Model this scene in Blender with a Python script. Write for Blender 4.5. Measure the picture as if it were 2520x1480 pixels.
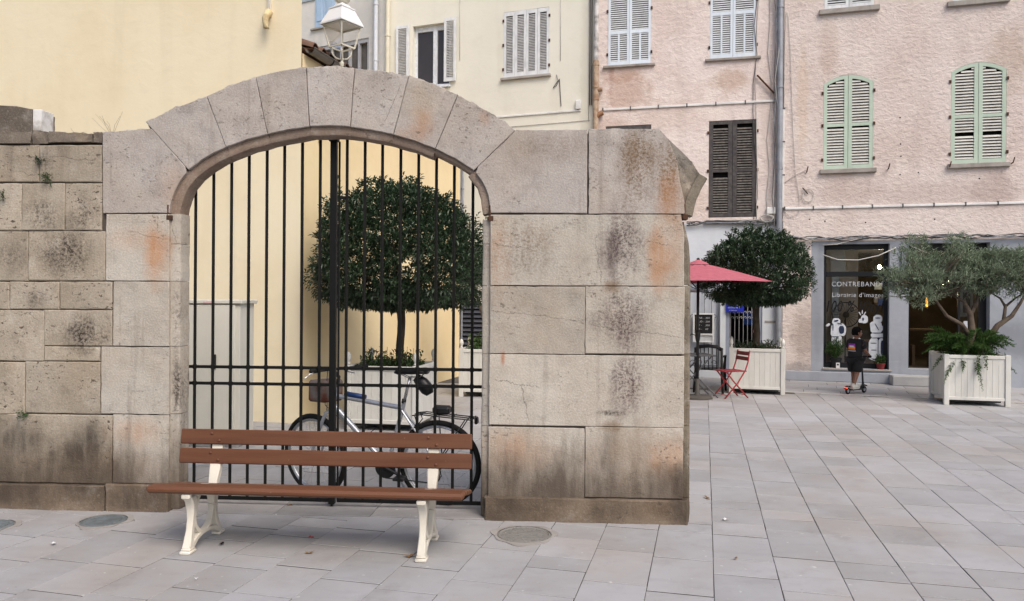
import bpy, bmesh, math, random
from mathutils import Vector, Matrix, Quaternion, noise
R = math.radians
random.seed(7)
for o in list(bpy.data.objects): bpy.data.objects.remove(o)
SC = bpy.context.scene
COL = SC.collection

# ------------------------------------------------------------------ camera
F, EYE, ROLL, HZ = 1900.0, 1.65, 0.0065, 735.0      # focal length in units of a 2520-wide frame, eye height, roll, horizon row
cd = bpy.data.cameras.new('camera'); cam = bpy.data.objects.new('camera', cd); COL.objects.link(cam)
cd.sensor_width = 36.0; cd.lens = 36.0*F/2520.0; cd.clip_start = 0.05; cd.clip_end = 500
cd.shift_y = -(740-HZ)/2520.0
cam.matrix_world = Matrix.Translation((0,0,EYE)) @ Matrix.Rotation(R(90),4,'X') @ Matrix.Rotation(ROLL,4,'Z')
SC.camera = cam
SC.render.resolution_x = 1024; SC.render.resolution_y = 601

# ------------------------------------------------------------------ sky and sun (open shade under a bright soft sky)
SUN_EL, SUN_ROT = 50, 150
w = bpy.data.worlds.new('World'); SC.world = w; w.use_nodes = True
wn = w.node_tree; wn.nodes.clear()
sky = wn.nodes.new('ShaderNodeTexSky'); sky.sky_type = 'NISHITA'; sky.sun_disc = False
sky.sun_elevation = R(SUN_EL); sky.sun_rotation = R(SUN_ROT); sky.air_density = 1.0; sky.dust_density = 4.0; sky.ozone_density = 1.0
bg = wn.nodes.new('ShaderNodeBackground'); bg.inputs['Strength'].default_value = 0.135
wo = wn.nodes.new('ShaderNodeOutputWorld')
wn.links.new(sky.outputs[0], bg.inputs[0]); wn.links.new(bg.outputs[0], wo.inputs[0])
sd = bpy.data.lights.new('sun', 'SUN'); sun = bpy.data.objects.new('sun', sd); COL.objects.link(sun)
sd.energy = 1.5; sd.angle = R(32); sd.color = (1.0, 0.93, 0.84)
sdir = Vector((math.sin(R(SUN_ROT))*math.cos(R(SUN_EL)), math.cos(R(SUN_ROT))*math.cos(R(SUN_EL)), math.sin(R(SUN_EL))))
sun.rotation_euler = sdir.to_track_quat('Z','Y').to_euler(); sun.location = sdir*30
SC.view_settings.view_transform = 'Standard'; SC.view_settings.look = 'None'
SC.view_settings.gamma = 1.0; SC.view_settings.use_curve_mapping = False
SC.view_settings.exposure = 0.47

# ------------------------------------------------------------------ survey helpers: points measured on the photograph -> places on real planes
def ray(px, py):
    dx, dy = px-1260.0, HZ-py
    return (dx-dy*ROLL)/F, (dy+dx*ROLL)/F
def gp(px, py, z=0.0):
    a, b = ray(px, py); d = (EYE-z)/-b
    return Vector((a*d, d, z))
def dp(px, py, d):
    a, b = ray(px, py); return Vector((a*d, d, EYE+b*d))
class Frame:
    """vertical plane: local x along it to the right, y into the building, z up"""
    def __init__(s, X0, Y0, ang): s.X0, s.Y0, s.ang, s.c, s.s = X0, Y0, ang, math.cos(ang), math.sin(ang)
    def uz(s, px, py, v=0.0):
        a, b = ray(px, py); ox, oy = s.X0-s.s*v, s.Y0+s.c*v
        u = (a*oy-ox)/(s.c-a*s.s); Y = oy+u*s.s
        return u, EYE+b*Y
    def u(s, px, py=600, v=0.0): return s.uz(px, py, v)[0]
    def z(s, px, py, v=0.0): return s.uz(px, py, v)[1]
    def world(s, u, v=0, z=0): return Vector((s.X0+s.c*u-s.s*v, s.Y0+s.s*u+s.c*v, z))
    def local(s, p): dx, dy = p.x-s.X0, p.y-s.Y0; return Vector((s.c*dx+s.s*dy, -s.s*dx+s.c*dy, p.z))

# ------------------------------------------------------------------ objects
def link(o): COL.objects.link(o); return o
def tag(o, label=None, cat=None, group=None, kind=None):
    if label: o['label'] = label
    if cat: o['category'] = cat
    if group: o['group'] = group
    if kind: o['kind'] = kind
    return o
def thing(name, label, cat, loc=(0,0,0), rz=0.0, group=None):
    o = link(bpy.data.objects.new(name, None)); o.location = loc; o.rotation_euler = (0,0,rz); o.empty_display_size = .1
    return tag(o, label, cat, group)
def meshobj(name, me, mat=None, parent=None, loc=None, rot=None):
    o = link(bpy.data.objects.new(name, me))
    if mat is not None and not me.materials: me.materials.append(mat)
    if parent is not None: o.parent = parent
    if loc is not None: o.location = loc
    if rot is not None: o.rotation_euler = rot
    return o
def kids(o): return [c for c in bpy.data.objects if c.parent == o]
def copy_tree(o, parent=None):
    c = link(o.copy()); c.parent = parent
    for ch in kids(o): copy_tree(ch, c)
    return c
class MB:
    """collects shapes for one mesh object"""
    def __init__(s, M=None): s.v, s.f, s.M, s.mi = [], [], M, []
    def add(s, vs, fs, mi=0):
        n = len(s.v)
        s.v += [(s.M @ Vector(p) if s.M is not None else Vector(p)) for p in vs]
        s.f += [tuple(i+n for i in f) for f in fs]; s.mi += [mi]*len(fs)
        return s
    def box(s, x0, x1, y0, y1, z0, z1, mi=0):
        return s.add([(x0,y0,z0),(x1,y0,z0),(x1,y1,z0),(x0,y1,z0),(x0,y0,z1),(x1,y0,z1),(x1,y1,z1),(x0,y1,z1)],
                     [(0,3,2,1),(4,5,6,7),(0,1,5,4),(1,2,6,5),(2,3,7,6),(3,0,4,7)], mi)
    def bbox(s, x0, x1, y0, y1, z0, z1, b=.005, mi=0):
        """box with all edges chamfered"""
        bm = bmesh.new()
        vs = [bm.verts.new(p) for p in [(x0,y0,z0),(x1,y0,z0),(x1,y1,z0),(x0,y1,z0),(x0,y0,z1),(x1,y0,z1),(x1,y1,z1),(x0,y1,z1)]]
        for f in [(0,3,2,1),(4,5,6,7),(0,1,5,4),(1,2,6,5),(2,3,7,6),(3,0,4,7)]: bm.faces.new([vs[i] for i in f])
        bmesh.ops.bevel(bm, geom=list(bm.edges), offset=b, segments=1, affect='EDGES')
        bm.verts.index_update()
        s.add([v.co[:] for v in bm.verts], [[v.index for v in f.verts] for f in bm.faces], mi); bm.free(); return s
    def tube(s, pts, r, n=8, cap=True, mi=0, closed=False, ax=None):
        pts = [Vector(p) for p in pts]; m = len(pts)
        rs = r if isinstance(r, (list, tuple)) else [r]*m
        vs, fs = [], []
        prev = None
        for i, p in enumerate(pts):
            if closed: t = pts[(i+1) % m]-pts[i-1]
            else: t = pts[min(i+1, m-1)]-pts[max(i-1, 0)]
            if t.length < 1e-9: t = Vector((0,0,1))
            t.normalize()
            if prev is None:
                h = Vector(ax) if ax else (Vector((0,0,1)) if abs(t.z) < .9 else Vector((1,0,0)))
                a = (h-t*h.dot(t)).normalized()
            else:
                a = (prev-t*prev.dot(t))
                a = a.normalized() if a.length > 1e-6 else t.orthogonal().normalized()
            prev = a; b = t.cross(a)
            rr = rs[i] if not isinstance(rs[i], tuple) else rs[i]
            ra, rb = (rr if isinstance(rr, tuple) else (rr, rr))
            for k in range(n):
                q = 2*math.pi*(k+.5)/n
                vs.append(p+a*(math.cos(q)*ra)+b*(math.sin(q)*rb))
        L = m if closed else m-1
        for i in range(L):
            for k in range(n):
                a0, a1 = i*n+k, i*n+(k+1) % n; j = ((i+1) % m)*n
                fs.append((a0, a1, j+(k+1) % n, j+k))
        if cap and not closed:
            fs.append(tuple(range(n-1, -1, -1))); fs.append(tuple((m-1)*n+k for k in range(n)))
        return s.add(vs, fs, mi)
    def lathe(s, prof, c=(0,0,0), n=16, mi=0, axis='Z', caps=True):
        vs, fs = [], []; m = len(prof)
        for (r, h) in prof:
            for k in range(n):
                q = 2*math.pi*k/n; x, y = math.cos(q)*r, math.sin(q)*r
                p = {'Z': (x, y, h), 'Y': (x, h, y), 'X': (h, x, y)}[axis]
                vs.append(Vector(p)+Vector(c))
        for i in range(m-1):
            for k in range(n): fs.append((i*n+k, i*n+(k+1) % n, (i+1)*n+(k+1) % n, (i+1)*n+k))
        if caps: fs.append(tuple(range(n-1,-1,-1))); fs.append(tuple((m-1)*n+k for k in range(n)))
        return s.add(vs, fs, mi)
    def prism(s, poly, d0, d1, plane='XZ', mi=0):
        """polygon extruded between d0 and d1 along the axis its plane leaves out"""
        n = len(poly)
        def P(a, b, d): return {'XZ': (a, d, b), 'XY': (a, b, d), 'YZ': (d, a, b)}[plane]
        vs = [P(a, b, d0) for a, b in poly]+[P(a, b, d1) for a, b in poly]
        fs = [tuple(range(n)), tuple(range(2*n-1, n-1, -1))]+[((i+1) % n, i, n+i, n+(i+1) % n) for i in range(n)]
        return s.add(vs, fs, mi)
    def mesh(s, name, mats=None, smooth=False, auto=None):
        me = bpy.data.meshes.new(name); me.from_pydata([tuple(v) for v in s.v], [], s.f)
        for m in (mats if isinstance(mats, (list, tuple)) else [mats]):
            if m is not None: me.materials.append(m)
        if any(s.mi): me.polygons.foreach_set('material_index', s.mi)
        bm = bmesh.new(); bm.from_mesh(me); bmesh.ops.recalc_face_normals(bm, faces=bm.faces[:]); bm.to_mesh(me); bm.free()
        if smooth or auto:
            me.polygons.foreach_set('use_smooth', [True]*len(me.polygons))
            if auto:
                try: me.set_sharp_from_angle(angle=R(auto))
                except Exception: pass
        me.update(); return me
    def build(s, name, mat, parent=None, smooth=False, auto=None, loc=None, rot=None):
        return meshobj(name, s.mesh(name, mat, smooth, auto), None, parent, loc, rot)

# ------------------------------------------------------------------ materials
class NT:
    def __init__(s, name):
        s.m = bpy.data.materials.new(name); s.m.use_nodes = True; s.t = s.m.node_tree; s.t.nodes.clear()
        s.out = s.n('OutputMaterial'); s.b = s.n('BsdfPrincipled'); s.l(s.b.outputs[0], s.out.inputs[0])
        s.tc = s.n('TexCoord'); s.oi = s.n('ObjectInfo')
    def n(s, k): return s.t.nodes.new('ShaderNode'+k)
    def l(s, a, b): s.t.links.new(a, b)
    def put(s, sock, v):
        if hasattr(v, 'is_linked') or hasattr(v, 'links'): s.l(v, sock)
        else:
            if isinstance(v, (tuple, list)) and len(v) == 3 and len(sock.default_value) == 4: v = (*v, 1)
            sock.default_value = v
    def math(s, op, a, b=0.0, c=None, clamp=False):
        k = s.n('Math'); k.operation = op; k.use_clamp = clamp
        s.put(k.inputs[0], a); s.put(k.inputs[1], b)
        if c is not None: s.put(k.inputs[2], c)
        return k.outputs[0]
    def vm(s, op, a, b=None):
        k = s.n('VectorMath'); k.operation = op; s.put(k.inputs[0], a)
        if b is not None: s.put(k.inputs[1], b)
        return k.outputs['Value'] if op in ('LENGTH','DOT_PRODUCT','DISTANCE') else k.outputs[0]
    def mix(s, f, a, b, mode='MIX'):
        k = s.n('Mix'); k.data_type = 'RGBA'; k.blend_type = mode
        s.put(k.inputs[0], f); s.put(k.inputs[6], a); s.put(k.inputs[7], b); return k.outputs[2]
    def noise(s, vec, scale, detail=4, rough=.55, dist=0.0):
        k = s.n('TexNoise'); s.l(vec, k.inputs['Vector']); k.inputs['Scale'].default_value = scale
        k.inputs['Detail'].default_value = detail; k.inputs['Roughness'].default_value = rough; k.inputs['Distortion'].default_value = dist
        return k.outputs[0]
    def voro(s, vec, scale, feat='F1'):
        k = s.n('TexVoronoi'); k.feature = feat; s.l(vec, k.inputs['Vector']); k.inputs['Scale'].default_value = scale; return k.outputs[0]
    def mr(s, v, a, b, c=0.0, d=1.0, smooth=True):
        k = s.n('MapRange'); k.interpolation_type = 'SMOOTHSTEP' if smooth else 'LINEAR'
        s.put(k.inputs[0], v); s.put(k.inputs[1], a); s.put(k.inputs[2], b); s.put(k.inputs[3], c); s.put(k.inputs[4], d); return k.outputs[0]
    def bump(s, h, st, dist=.01, prev=None):
        k = s.n('Bump'); k.inputs['Strength'].default_value = st; k.inputs['Distance'].default_value = dist
        s.put(k.inputs['Height'], h)
        if prev is not None: s.l(prev, k.inputs['Normal'])
        return k.outputs[0]
    def rnd(s, vec, amt=37.0):
        """shift the pattern for each object"""
        k = s.n('CombineXYZ')
        r = s.math('MULTIPLY', s.oi.outputs['Random'], amt)
        for i in range(3): s.l(r, k.inputs[i])
        return s.vm('ADD', vec, k.outputs[0])
    def scale(s, vec, sc): return s.vm('MULTIPLY', vec, sc)
    def fin(s, col, rough=.8, normal=None, spec=.3, metal=0.0, **kw):
        s.put(s.b.inputs['Base Color'], col); s.put(s.b.inputs['Roughness'], rough)
        s.b.inputs['Specular IOR Level'].default_value = spec; s.put(s.b.inputs['Metallic'], metal)
        if normal is not None: s.l(normal, s.b.inputs['Normal'])
        for k, v in kw.items(): s.put(s.b.inputs[k], v)
        return s.m
def dim(c, k): return tuple(x*k for x in c)
def mat(name, col, col2=None, rough=.7, scale=3.0, bump=.15, bscale=40.0, spec=.3, metal=0.0, var=.14, rand=.06, fleck=0.0, grime=0.0):
    t = NT(name); v = t.rnd(t.tc.outputs['Object'])
    col2 = col2 or dim(col, 1-2*var)
    n1 = t.noise(v, scale, 5, .6); n2 = t.noise(v, bscale, 3, .6)
    c = t.mix(t.mr(n1, .35, .68), col, col2)
    c = t.mix(t.math('MULTIPLY', n2, .25), c, dim(col, .6))
    if fleck: c = t.mix(t.math('MULTIPLY', t.mr(t.noise(v, bscale*2.2, 2, .5), .64, .72), fleck), c, dim(col, .3))
    if grime: c = t.mix(t.math('MULTIPLY', t.mr(t.noise(t.scale(v, (1,1,.15)), scale*2.0, 4, .6), .5, .75), grime), c, dim(col, .45))
    br = t.math('MULTIPLY_ADD', t.oi.outputs['Random'], rand*2, 1-rand)
    c = t.mix(1.0, c, t.n('CombineColor').outputs[0], 'MULTIPLY') if False else c
    k = t.n('HueSaturation'); t.l(c, k.inputs['Color']); t.l(br, k.inputs['Value'])
    rr = t.math('MULTIPLY_ADD', n1, .25, rough-.12)
    return t.fin(k.outputs[0], rr, t.bump(n2, bump, .004), spec, metal)
def flat(name, col, rough=.6, spec=.3, metal=0.0, **kw):
    t = NT(name); v = t.tc.outputs['Object']
    n1 = t.noise(v, 14, 4, .6)
    c = t.mix(t.mr(n1, .3, .75), col, dim(col, .8))
    return t.fin(c, t.math('MULTIPLY_ADD', n1, .2, rough-.1), None, spec, metal, **kw)
def emit(name, col, st):
    t = NT(name); return t.fin((0,0,0), .5, None, .2, 0, **{'Emission Color': col, 'Emission Strength': st})
def glass(name, tint=(1,1,1), ior=1.45, refl=1.0):
    t = NT(name); t.t.nodes.remove(t.b)
    tr = t.n('BsdfTransparent'); tr.inputs[0].default_value = (*tint, 1); gl = t.n('BsdfGlossy'); gl.inputs['Roughness'].default_value = .02
    fr = t.n('Fresnel'); fr.inputs[0].default_value = ior; mx = t.n('MixShader')
    t.l(t.math('MULTIPLY', fr.outputs[0], refl), mx.inputs[0]); t.l(tr.outputs[0], mx.inputs[1]); t.l(gl.outputs[0], mx.inputs[2]); t.l(mx.outputs[0], t.out.inputs[0])
    return t.m
def leafmat(name, c1, c2, rough=.45, spec=.35, trans=.12):
    t = NT(name)
    g = t.n('NewGeometry'); ri = g.outputs['Random Per Island']
    v = t.tc.outputs['Object']; n1 = t.noise(v, 3.0, 3, .6)
    c = t.mix(ri, c1, c2); c = t.mix(t.mr(n1, .35, .7, 0, .45), c, dim(c1, .65))
    m = t.fin(c, rough, None, spec)
    t.t.links.remove(t.out.inputs[0].links[0])
    tl = t.n('BsdfTranslucent'); t.l(t.mix(.5, c, dim(c2, 1.6)), tl.inputs[0]); mx = t.n('MixShader'); mx.inputs[0].default_value = trans
    t.l(t.b.outputs[0], mx.inputs[1]); t.l(tl.outputs[0], mx.inputs[2]); t.l(mx.outputs[0], t.out.inputs[0])
    return m
def plaster(name, col, dark, rough_st=.5, rscale=9.0, stains=(), streak=.35, pal=None, fine=.2):
    """painted render on a facade; stains are (u, z, half-width, half-height, strength, colour)"""
    t = NT(name); v = t.tc.outputs['Object']
    n1 = t.noise(v, .55, 6, .62); n2 = t.noise(t.scale(v, (1,1,1.5)), rscale, 7, .66, .35); n3 = t.noise(v, 60, 3, .6)
    st = t.noise(t.scale(v, (2.6, 2.6, .22)), 1.0, 5, .6)
    c = t.mix(t.mr(n1, .38, .66), col, dark)
    c = t.mix(t.math('MULTIPLY', t.mr(st, .5, .72), streak), c, dim(dark, .72))
    if pal: c = t.mix(t.math('MULTIPLY', t.mr(t.noise(v, 1.7, 5, .6), .5, .68), .6), c, pal)
    c = t.mix(t.math('MULTIPLY', t.mr(n2, .53, .68), .75*rough_st), c, dim(dark, .62)); c = t.mix(t.math('MULTIPLY', t.mr(n2, .46, .32), .35*rough_st), c, (.86,.80,.76))
    nz = t.noise(v, 5.0, 5, .65)
    for (u, z, ru, rz, a, sc) in stains:
        d = t.vm('MULTIPLY', t.vm('SUBTRACT', v, (u, 0, z)), (1/ru, 0, 1/rz))
        r = t.math('ADD', t.vm('LENGTH', d), t.math('MULTIPLY_ADD', nz, 1.2, -.6))
        c = t.mix(t.math('MULTIPLY', t.mr(r, 1.0, .35), a), c, sc)
    nb = t.bump(n2, min(1.0, rough_st*1.25), .045); nb = t.bump(n3, fine, .004, nb)
    return t.fin(c, .9, nb, .15)

CREAM_IRON = (.74,.70,.60)
m_iron = flat('black_iron_paint', (.006,.006,.0057), .5, .2)
m_rust = mat('rusty_iron', (.10,.045,.025), (.05,.028,.02), rough=.85, bscale=90, bump=.4)
m_castwhite = mat('cream_cast_iron_paint', (.68,.64,.55), (.62,.575,.49), rough=.42, bscale=70, bump=.12, spec=.4, grime=.35)
def wood_mat():
    t = NT('brown_painted_wood'); v = t.rnd(t.tc.outputs['Object'])
    g1 = t.noise(t.scale(v, (1.2,26,26)), 1.0, 6, .65); g2 = t.noise(v, 1.7, 5, .6); g3 = t.noise(t.scale(v, (3,60,60)), 1.0, 4, .6)
    c = t.mix(t.mr(g1, .35, .68), (.125,.047,.020), (.097,.034,.0145)); c = t.mix(t.math('MULTIPLY', t.mr(g2, .45, .7), .4), c, (.145,.060,.030))
    c = t.mix(t.math('MULTIPLY', t.mr(t.noise(v, 34, 3, .6), .70, .76), .7), c, (.20,.12,.085))
    return t.fin(c, t.math('MULTIPLY_ADD', g2, .35, .32), t.bump(g3, .25, .002, t.bump(g1, .2, .004)), .4)
m_wood = wood_mat()
m_planter = mat('white_planter_paint', (.62,.615,.575), (.57,.56,.52), rough=.5, scale=2.5, bscale=50, bump=.06, rand=.04, grime=.3)
m_soil = mat('dark_soil', (.035,.026,.018), rough=.95, bscale=50, bump=.6)
m_bark = mat('grey_brown_bark', (.075,.058,.043), (.045,.034,.025), rough=.9, scale=12, bscale=60, bump=.7)
m_olivebark = mat('olive_bark', (.13,.10,.075), (.07,.052,.04), rough=.9, scale=12, bscale=50, bump=.7)
m_leaf = leafmat('laurel_leaf', (.020,.043,.020), (.045,.080,.034), .38, .45)
m_olive = leafmat('olive_leaf', (.115,.16,.095), (.30,.36,.255), .6, .25)
m_fern = leafmat('fern_leaf', (.035,.085,.018), (.085,.15,.04), .6, .2, .2)
m_ground_leaf = leafmat('ground_cover_leaf', (.03,.07,.02), (.075,.13,.035), .5, .3, .15)
m_black = flat('black_plastic', (.010,.010,.011), .45, .4)
m_rubber = flat('black_rubber', (.012,.012,.012), .8, .2)
m_chrome = flat('bright_metal', (.55,.56,.58), .3, .5, .9)
m_silver = flat('silver_frame_paint', (.46,.48,.52), .33, .5, .55)
m_zinc = mat('zinc_pipe', (.33,.35,.39), (.24,.25,.28), rough=.5, scale=4, bscale=30, metal=.3, grime=.4)
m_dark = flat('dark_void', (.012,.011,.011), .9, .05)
m_cable = flat('grey_cable', (.10,.095,.095), .7)
m_cablew = flat('pale_cable', (.55,.53,.50), .6)
m_tray = mat('white_cable_tray', (.78,.78,.77), (.62,.62,.61), rough=.5, scale=4)
m_glass = glass('window_glass'); m_lampglass = glass('lantern_glass', refl=.35)
# ================================================================== FRAMES OF THE PLACE
W  = Frame(0.0, 5.753, -math.atan(.061))            # old stone wall with the gateway
F2 = Frame(5.64, 16.0, -math.atan(.30))             # pink house with the bookshop
F1 = Frame(5.62, 16.04, -math.atan(.25))            # pink house with the cafe
_p = F1.world(F1.u(1466)); F0 = Frame(_p.x, _p.y, -math.atan(.37))      # cream house
_p = F0.world(F0.u(952));  FG = Frame(_p.x, _p.y, -math.atan(.53))      # pale grey house
YC = Vector((-2.76, 10.05)); YA = Frame(YC.x, YC.y, -math.atan(.264)); YB = Frame(YC.x, YC.y, R(90)-math.atan(.264))

# ================================================================== GROUND AND PAVING
def ground_mat(name, col, col2, scale=1.2):
    t = NT(name); v = t.rnd(t.tc.outputs['Object'], 53.0)
    g = t.n('NewGeometry').outputs['Position']
    n1 = t.noise(v, scale, 6, .62); n2 = t.noise(v, 90, 3, .6); n3 = t.noise(t.scale(v, (1,3.0,1)), 3.5, 5, .65); n4 = t.noise(g, .55, 5, .6)
    c = t.mix(t.mr(n1, .32, .7), col, col2)
    c = t.mix(t.math('MULTIPLY', t.mr(n3, .5, .72), .30), c, dim(col, .62))
    c = t.mix(t.math('MULTIPLY', t.mr(n4, .46, .68), .42), c, (.27,.228,.185)); c = t.mix(t.math('MULTIPLY', t.oi.outputs['Random'], .22), c, (.345,.325,.30)); c = t.mix(t.math('MULTIPLY', t.mr(t.noise(g, 2.3, 6, .7), .52, .70), .30), c, (.17,.155,.145))
    c = t.mix(t.math('MULTIPLY', t.mr(t.noise(g, 26, 3, .6), .66, .74), .5), c, dim(col, .45))
    c = t.mix(t.math('MULTIPLY', t.mr(t.noise(g, 21, 2, .5), .70, .76), .5), c, (.62,.62,.60))
    k = t.n('HueSaturation'); t.l(c, k.inputs['Color']); t.l(t.math('MULTIPLY_ADD', t.oi.outputs['Random'], .16, .92), k.inputs['Value'])
    t.l(t.math('MULTIPLY_ADD', t.oi.outputs['Random'], .5, .7), k.inputs['Saturation'])
    nb = t.bump(n3, .18, .02); nb = t.bump(n2, .22, .003, nb)
    return t.fin(k.outputs[0], t.math('MULTIPLY_ADD', n1, .3, .5), nb, .35)
m_paver = ground_mat('grey_paving_stone', (.355,.356,.374), (.298,.293,.300))
m_far = ground_mat('grey_street_stone', (.33,.335,.35), (.27,.27,.285))
m_bed = mat('joint_mortar', (.075,.07,.066), (.13,.122,.115), rough=.95, scale=3, bscale=30, bump=.3)
g = MB(); g.add([(-60,-14,-.0055),(60,-14,-.0055),(60,80,-.0055),(-60,80,-.0055)], [(0,1,2,3)])
ground = tag(g.build('ground', m_bed), kind='structure')
pav = link(bpy.data.objects.new('plaza_paving', None)); tag(pav, kind='structure')

TA = math.atan(.25); E1 = Vector((math.sin(TA), math.cos(TA))); E2 = Vector((math.cos(TA), -math.sin(TA)))
lines = [gp(1758,1480), gp(1930,1480), gp(2095,1474), gp(2275,1480)]
off = [p.x*E2.x+p.y*E2.y for p in lines]
CW = (off[-1]-off[0])/3.0; C0 = off[0]
KERB = [gp(1930,964), gp(2520,991)]
def kerb_y(x): a, b = KERB; return a.y+(x-a.x)*(b.y-a.y)/(b.x-a.x)
def paver(x0, x1, y0, y1, rng):
    """one slab in course coordinates, top slightly uneven, arrises softened"""
    gx = .0015+rng.random()*.001; g = .0045+rng.random()*.003; b = .002
    z = rng.uniform(-.0015, .0015); tx, ty = rng.uniform(-.003,.003), rng.uniform(-.003,.003)
    cx, cy = (x0+x1)/2, (y0+y1)/2
    X0, X1, Y0, Y1 = x0+gx, x1-gx, y0+g, y1-g
    j = [rng.uniform(-.0018,.0018) for _ in range(8)]
    o = [(X0+j[0],Y0+j[1]),(X1+j[2],Y0+j[3]),(X1+j[4],Y1+j[5]),(X0+j[6],Y1+j[7])]
    i = [(o[0][0]+b,o[0][1]+b),(o[1][0]-b,o[1][1]+b),(o[2][0]-b,o[2][1]-b),(o[3][0]+b,o[3][1]-b)]
    vs = [(x,y,-.03) for x,y in o]+[(x,y,z-.003) for x,y in o]+[(x,y,z+(x-cx)*tx+(y-cy)*ty) for x,y in i]
    fs = [(8,9,10,11)]+[(4+k,4+(k+1)%4,8+(k+1)%4,8+k) for k in range(4)]+[(k,(k+1)%4,4+(k+1)%4,4+k) for k in range(4)]
    return [(E2.x*x+E1.x*y, E2.y*x+E1.y*y, zz) for x,y,zz in vs], fs
cells = []
for ci in range(-34, 38):
    rng = random.Random(1000+ci); x0 = C0+ci*CW; x1 = x0+CW
    y = .6+rng.random()*.5
    while y < 20:
        L = rng.choice([.22,.30,.38,.42,.46,.52,.60]); cx, cy = (x0+x1)/2, y+L/2
        wx, wy = E2.x*cx+E1.x*cy, E2.y*cx+E1.y*cy
        if wy > 2.2 and wy < kerb_y(max(wx, 2.0))-.12 and abs(wx) < wy*.72+3.2:
            if wy < 8.2 and W.local(Vector((wx,wy,0))).x < 1.35 and .06 < W.local(Vector((wx,wy,0))).y < .5: pass
            cells.append((wy, x0, x1, y, y+L, rng.randint(0, 10**6)))
        y += L
def shows(c):
    p = [(E2.x*x+E1.x*y, E2.y*x+E1.y*y) for x, y in ((c[1],c[3]),(c[2],c[4]))]
    wx, wy = (p[0][0]+p[1][0])/2, (p[0][1]+p[1][1])/2
    if wy < 3.95 or abs(wx) > wy*.70: return False
    lp = W.local(Vector((wx,wy,0)))
    return not (lp.y > .1 and wx/wy < W.world(1.27).x/W.world(1.27).y and (wx/wy < W.world(-2.6).x/W.world(-2.6).y or wx/wy > W.world(-.2).x/W.world(-.2).y))
near = sorted([c for c in cells if shows(c)])[:300]; ns = set(id(c) for c in near)
far = MB()
for c in cells:
    rng = random.Random(c[5]); vs, fs = paver(*c[1:5], rng)
    if id(c) in ns:
        ctr = Vector((sum(p[0] for p in vs)/12, sum(p[1] for p in vs)/12, 0))
        me = bpy.data.meshes.new('paving_slab'); me.from_pydata([(p[0]-ctr.x, p[1]-ctr.y, p[2]) for p in vs], [], fs); me.update()
        me.materials.append(m_paver); me.materials.append(m_bed); me.polygons.foreach_set('material_index', [0]*5+[1]*4); meshobj('paving_slab', me, None, pav, ctr)
    else: far.add(vs[4:], [tuple(i-4 for i in f) for f in fs[:5]]); far.add(vs[:8], [tuple(f) for f in fs[5:]], 1)
t = NT('grey_paving_far'); gg = t.n('NewGeometry'); v = gg.outputs['Position']; ri = gg.outputs['Random Per Island']
c = t.mix(ri, (.40,.40,.418), (.305,.298,.304)); c = t.mix(t.math('MULTIPLY', t.mr(t.noise(v, .8, 6, .65), .42, .7), .45), c, (.29,.26,.225))
c = t.mix(t.math('MULTIPLY', t.mr(t.noise(v, 7, 5, .65), .5, .72), .25), c, (.2,.195,.19))
m_paverfar = t.fin(c, t.math('MULTIPLY_ADD', t.noise(v, 2, 4), .3, .5), t.bump(t.noise(v, 30, 4), .15, .01), .35)
far_o = tag(far.build('paving_slabs', [m_paverfar, m_bed], pav), kind='stuff')

# street strip beyond the plaza: pale kerb band, then larger slabs up to the houses
KD = math.atan2(KERB[1].y-KERB[0].y, KERB[1].x-KERB[0].x); K = Frame(KERB[0].x, KERB[0].y, KD)
m_kerb = mat('pale_kerb_stone', (.52,.50,.47), (.43,.41,.39), rough=.8, bscale=40)
street = link(bpy.data.objects.new('street_paving', None)); street.location = (K.X0, K.Y0, 0); street.rotation_euler = (0,0,KD); tag(street, kind='structure')
x = -9.0
while x < 9:
    L = random.uniform(.8, 1.05)
    MB().bbox(x, x+L-.006, -.05, .05, -.04, .004, .004).build('kerb_stone', m_kerb, street); x += L
st = MB(); rng = random.Random(5)
for r in range(8):
    x = -14-rng.random()
    while x < 10:
        L = rng.choice([.5,.62,.75,.9]); y0 = .056+r*.46; z = rng.uniform(-.002,.002)
        st.bbox(x+.004, x+L-.004, y0+.004, y0+.456, -.03, z, .003); x += L
tag(st.build('street_slabs', m_paverfar, street), kind='stuff')

# stone threshold under the gate
thr = thing('threshold', 'worn stone threshold under the black iron gate', 'threshold', (W.X0, W.Y0, 0), W.ang)
m_thr = ground_mat('worn_threshold_stone', (.27,.262,.265), (.215,.207,.205), 2.5)
u = W.u(418, 1250)
for L in (.82, .74, .88):
    u1 = min(u+L, W.u(1198,1280)); MB().bbox(u+.003, u1-.003, -.02, .42, -.03, .010, .004).build('sill_stone', m_thr, thr); u = u1

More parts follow.
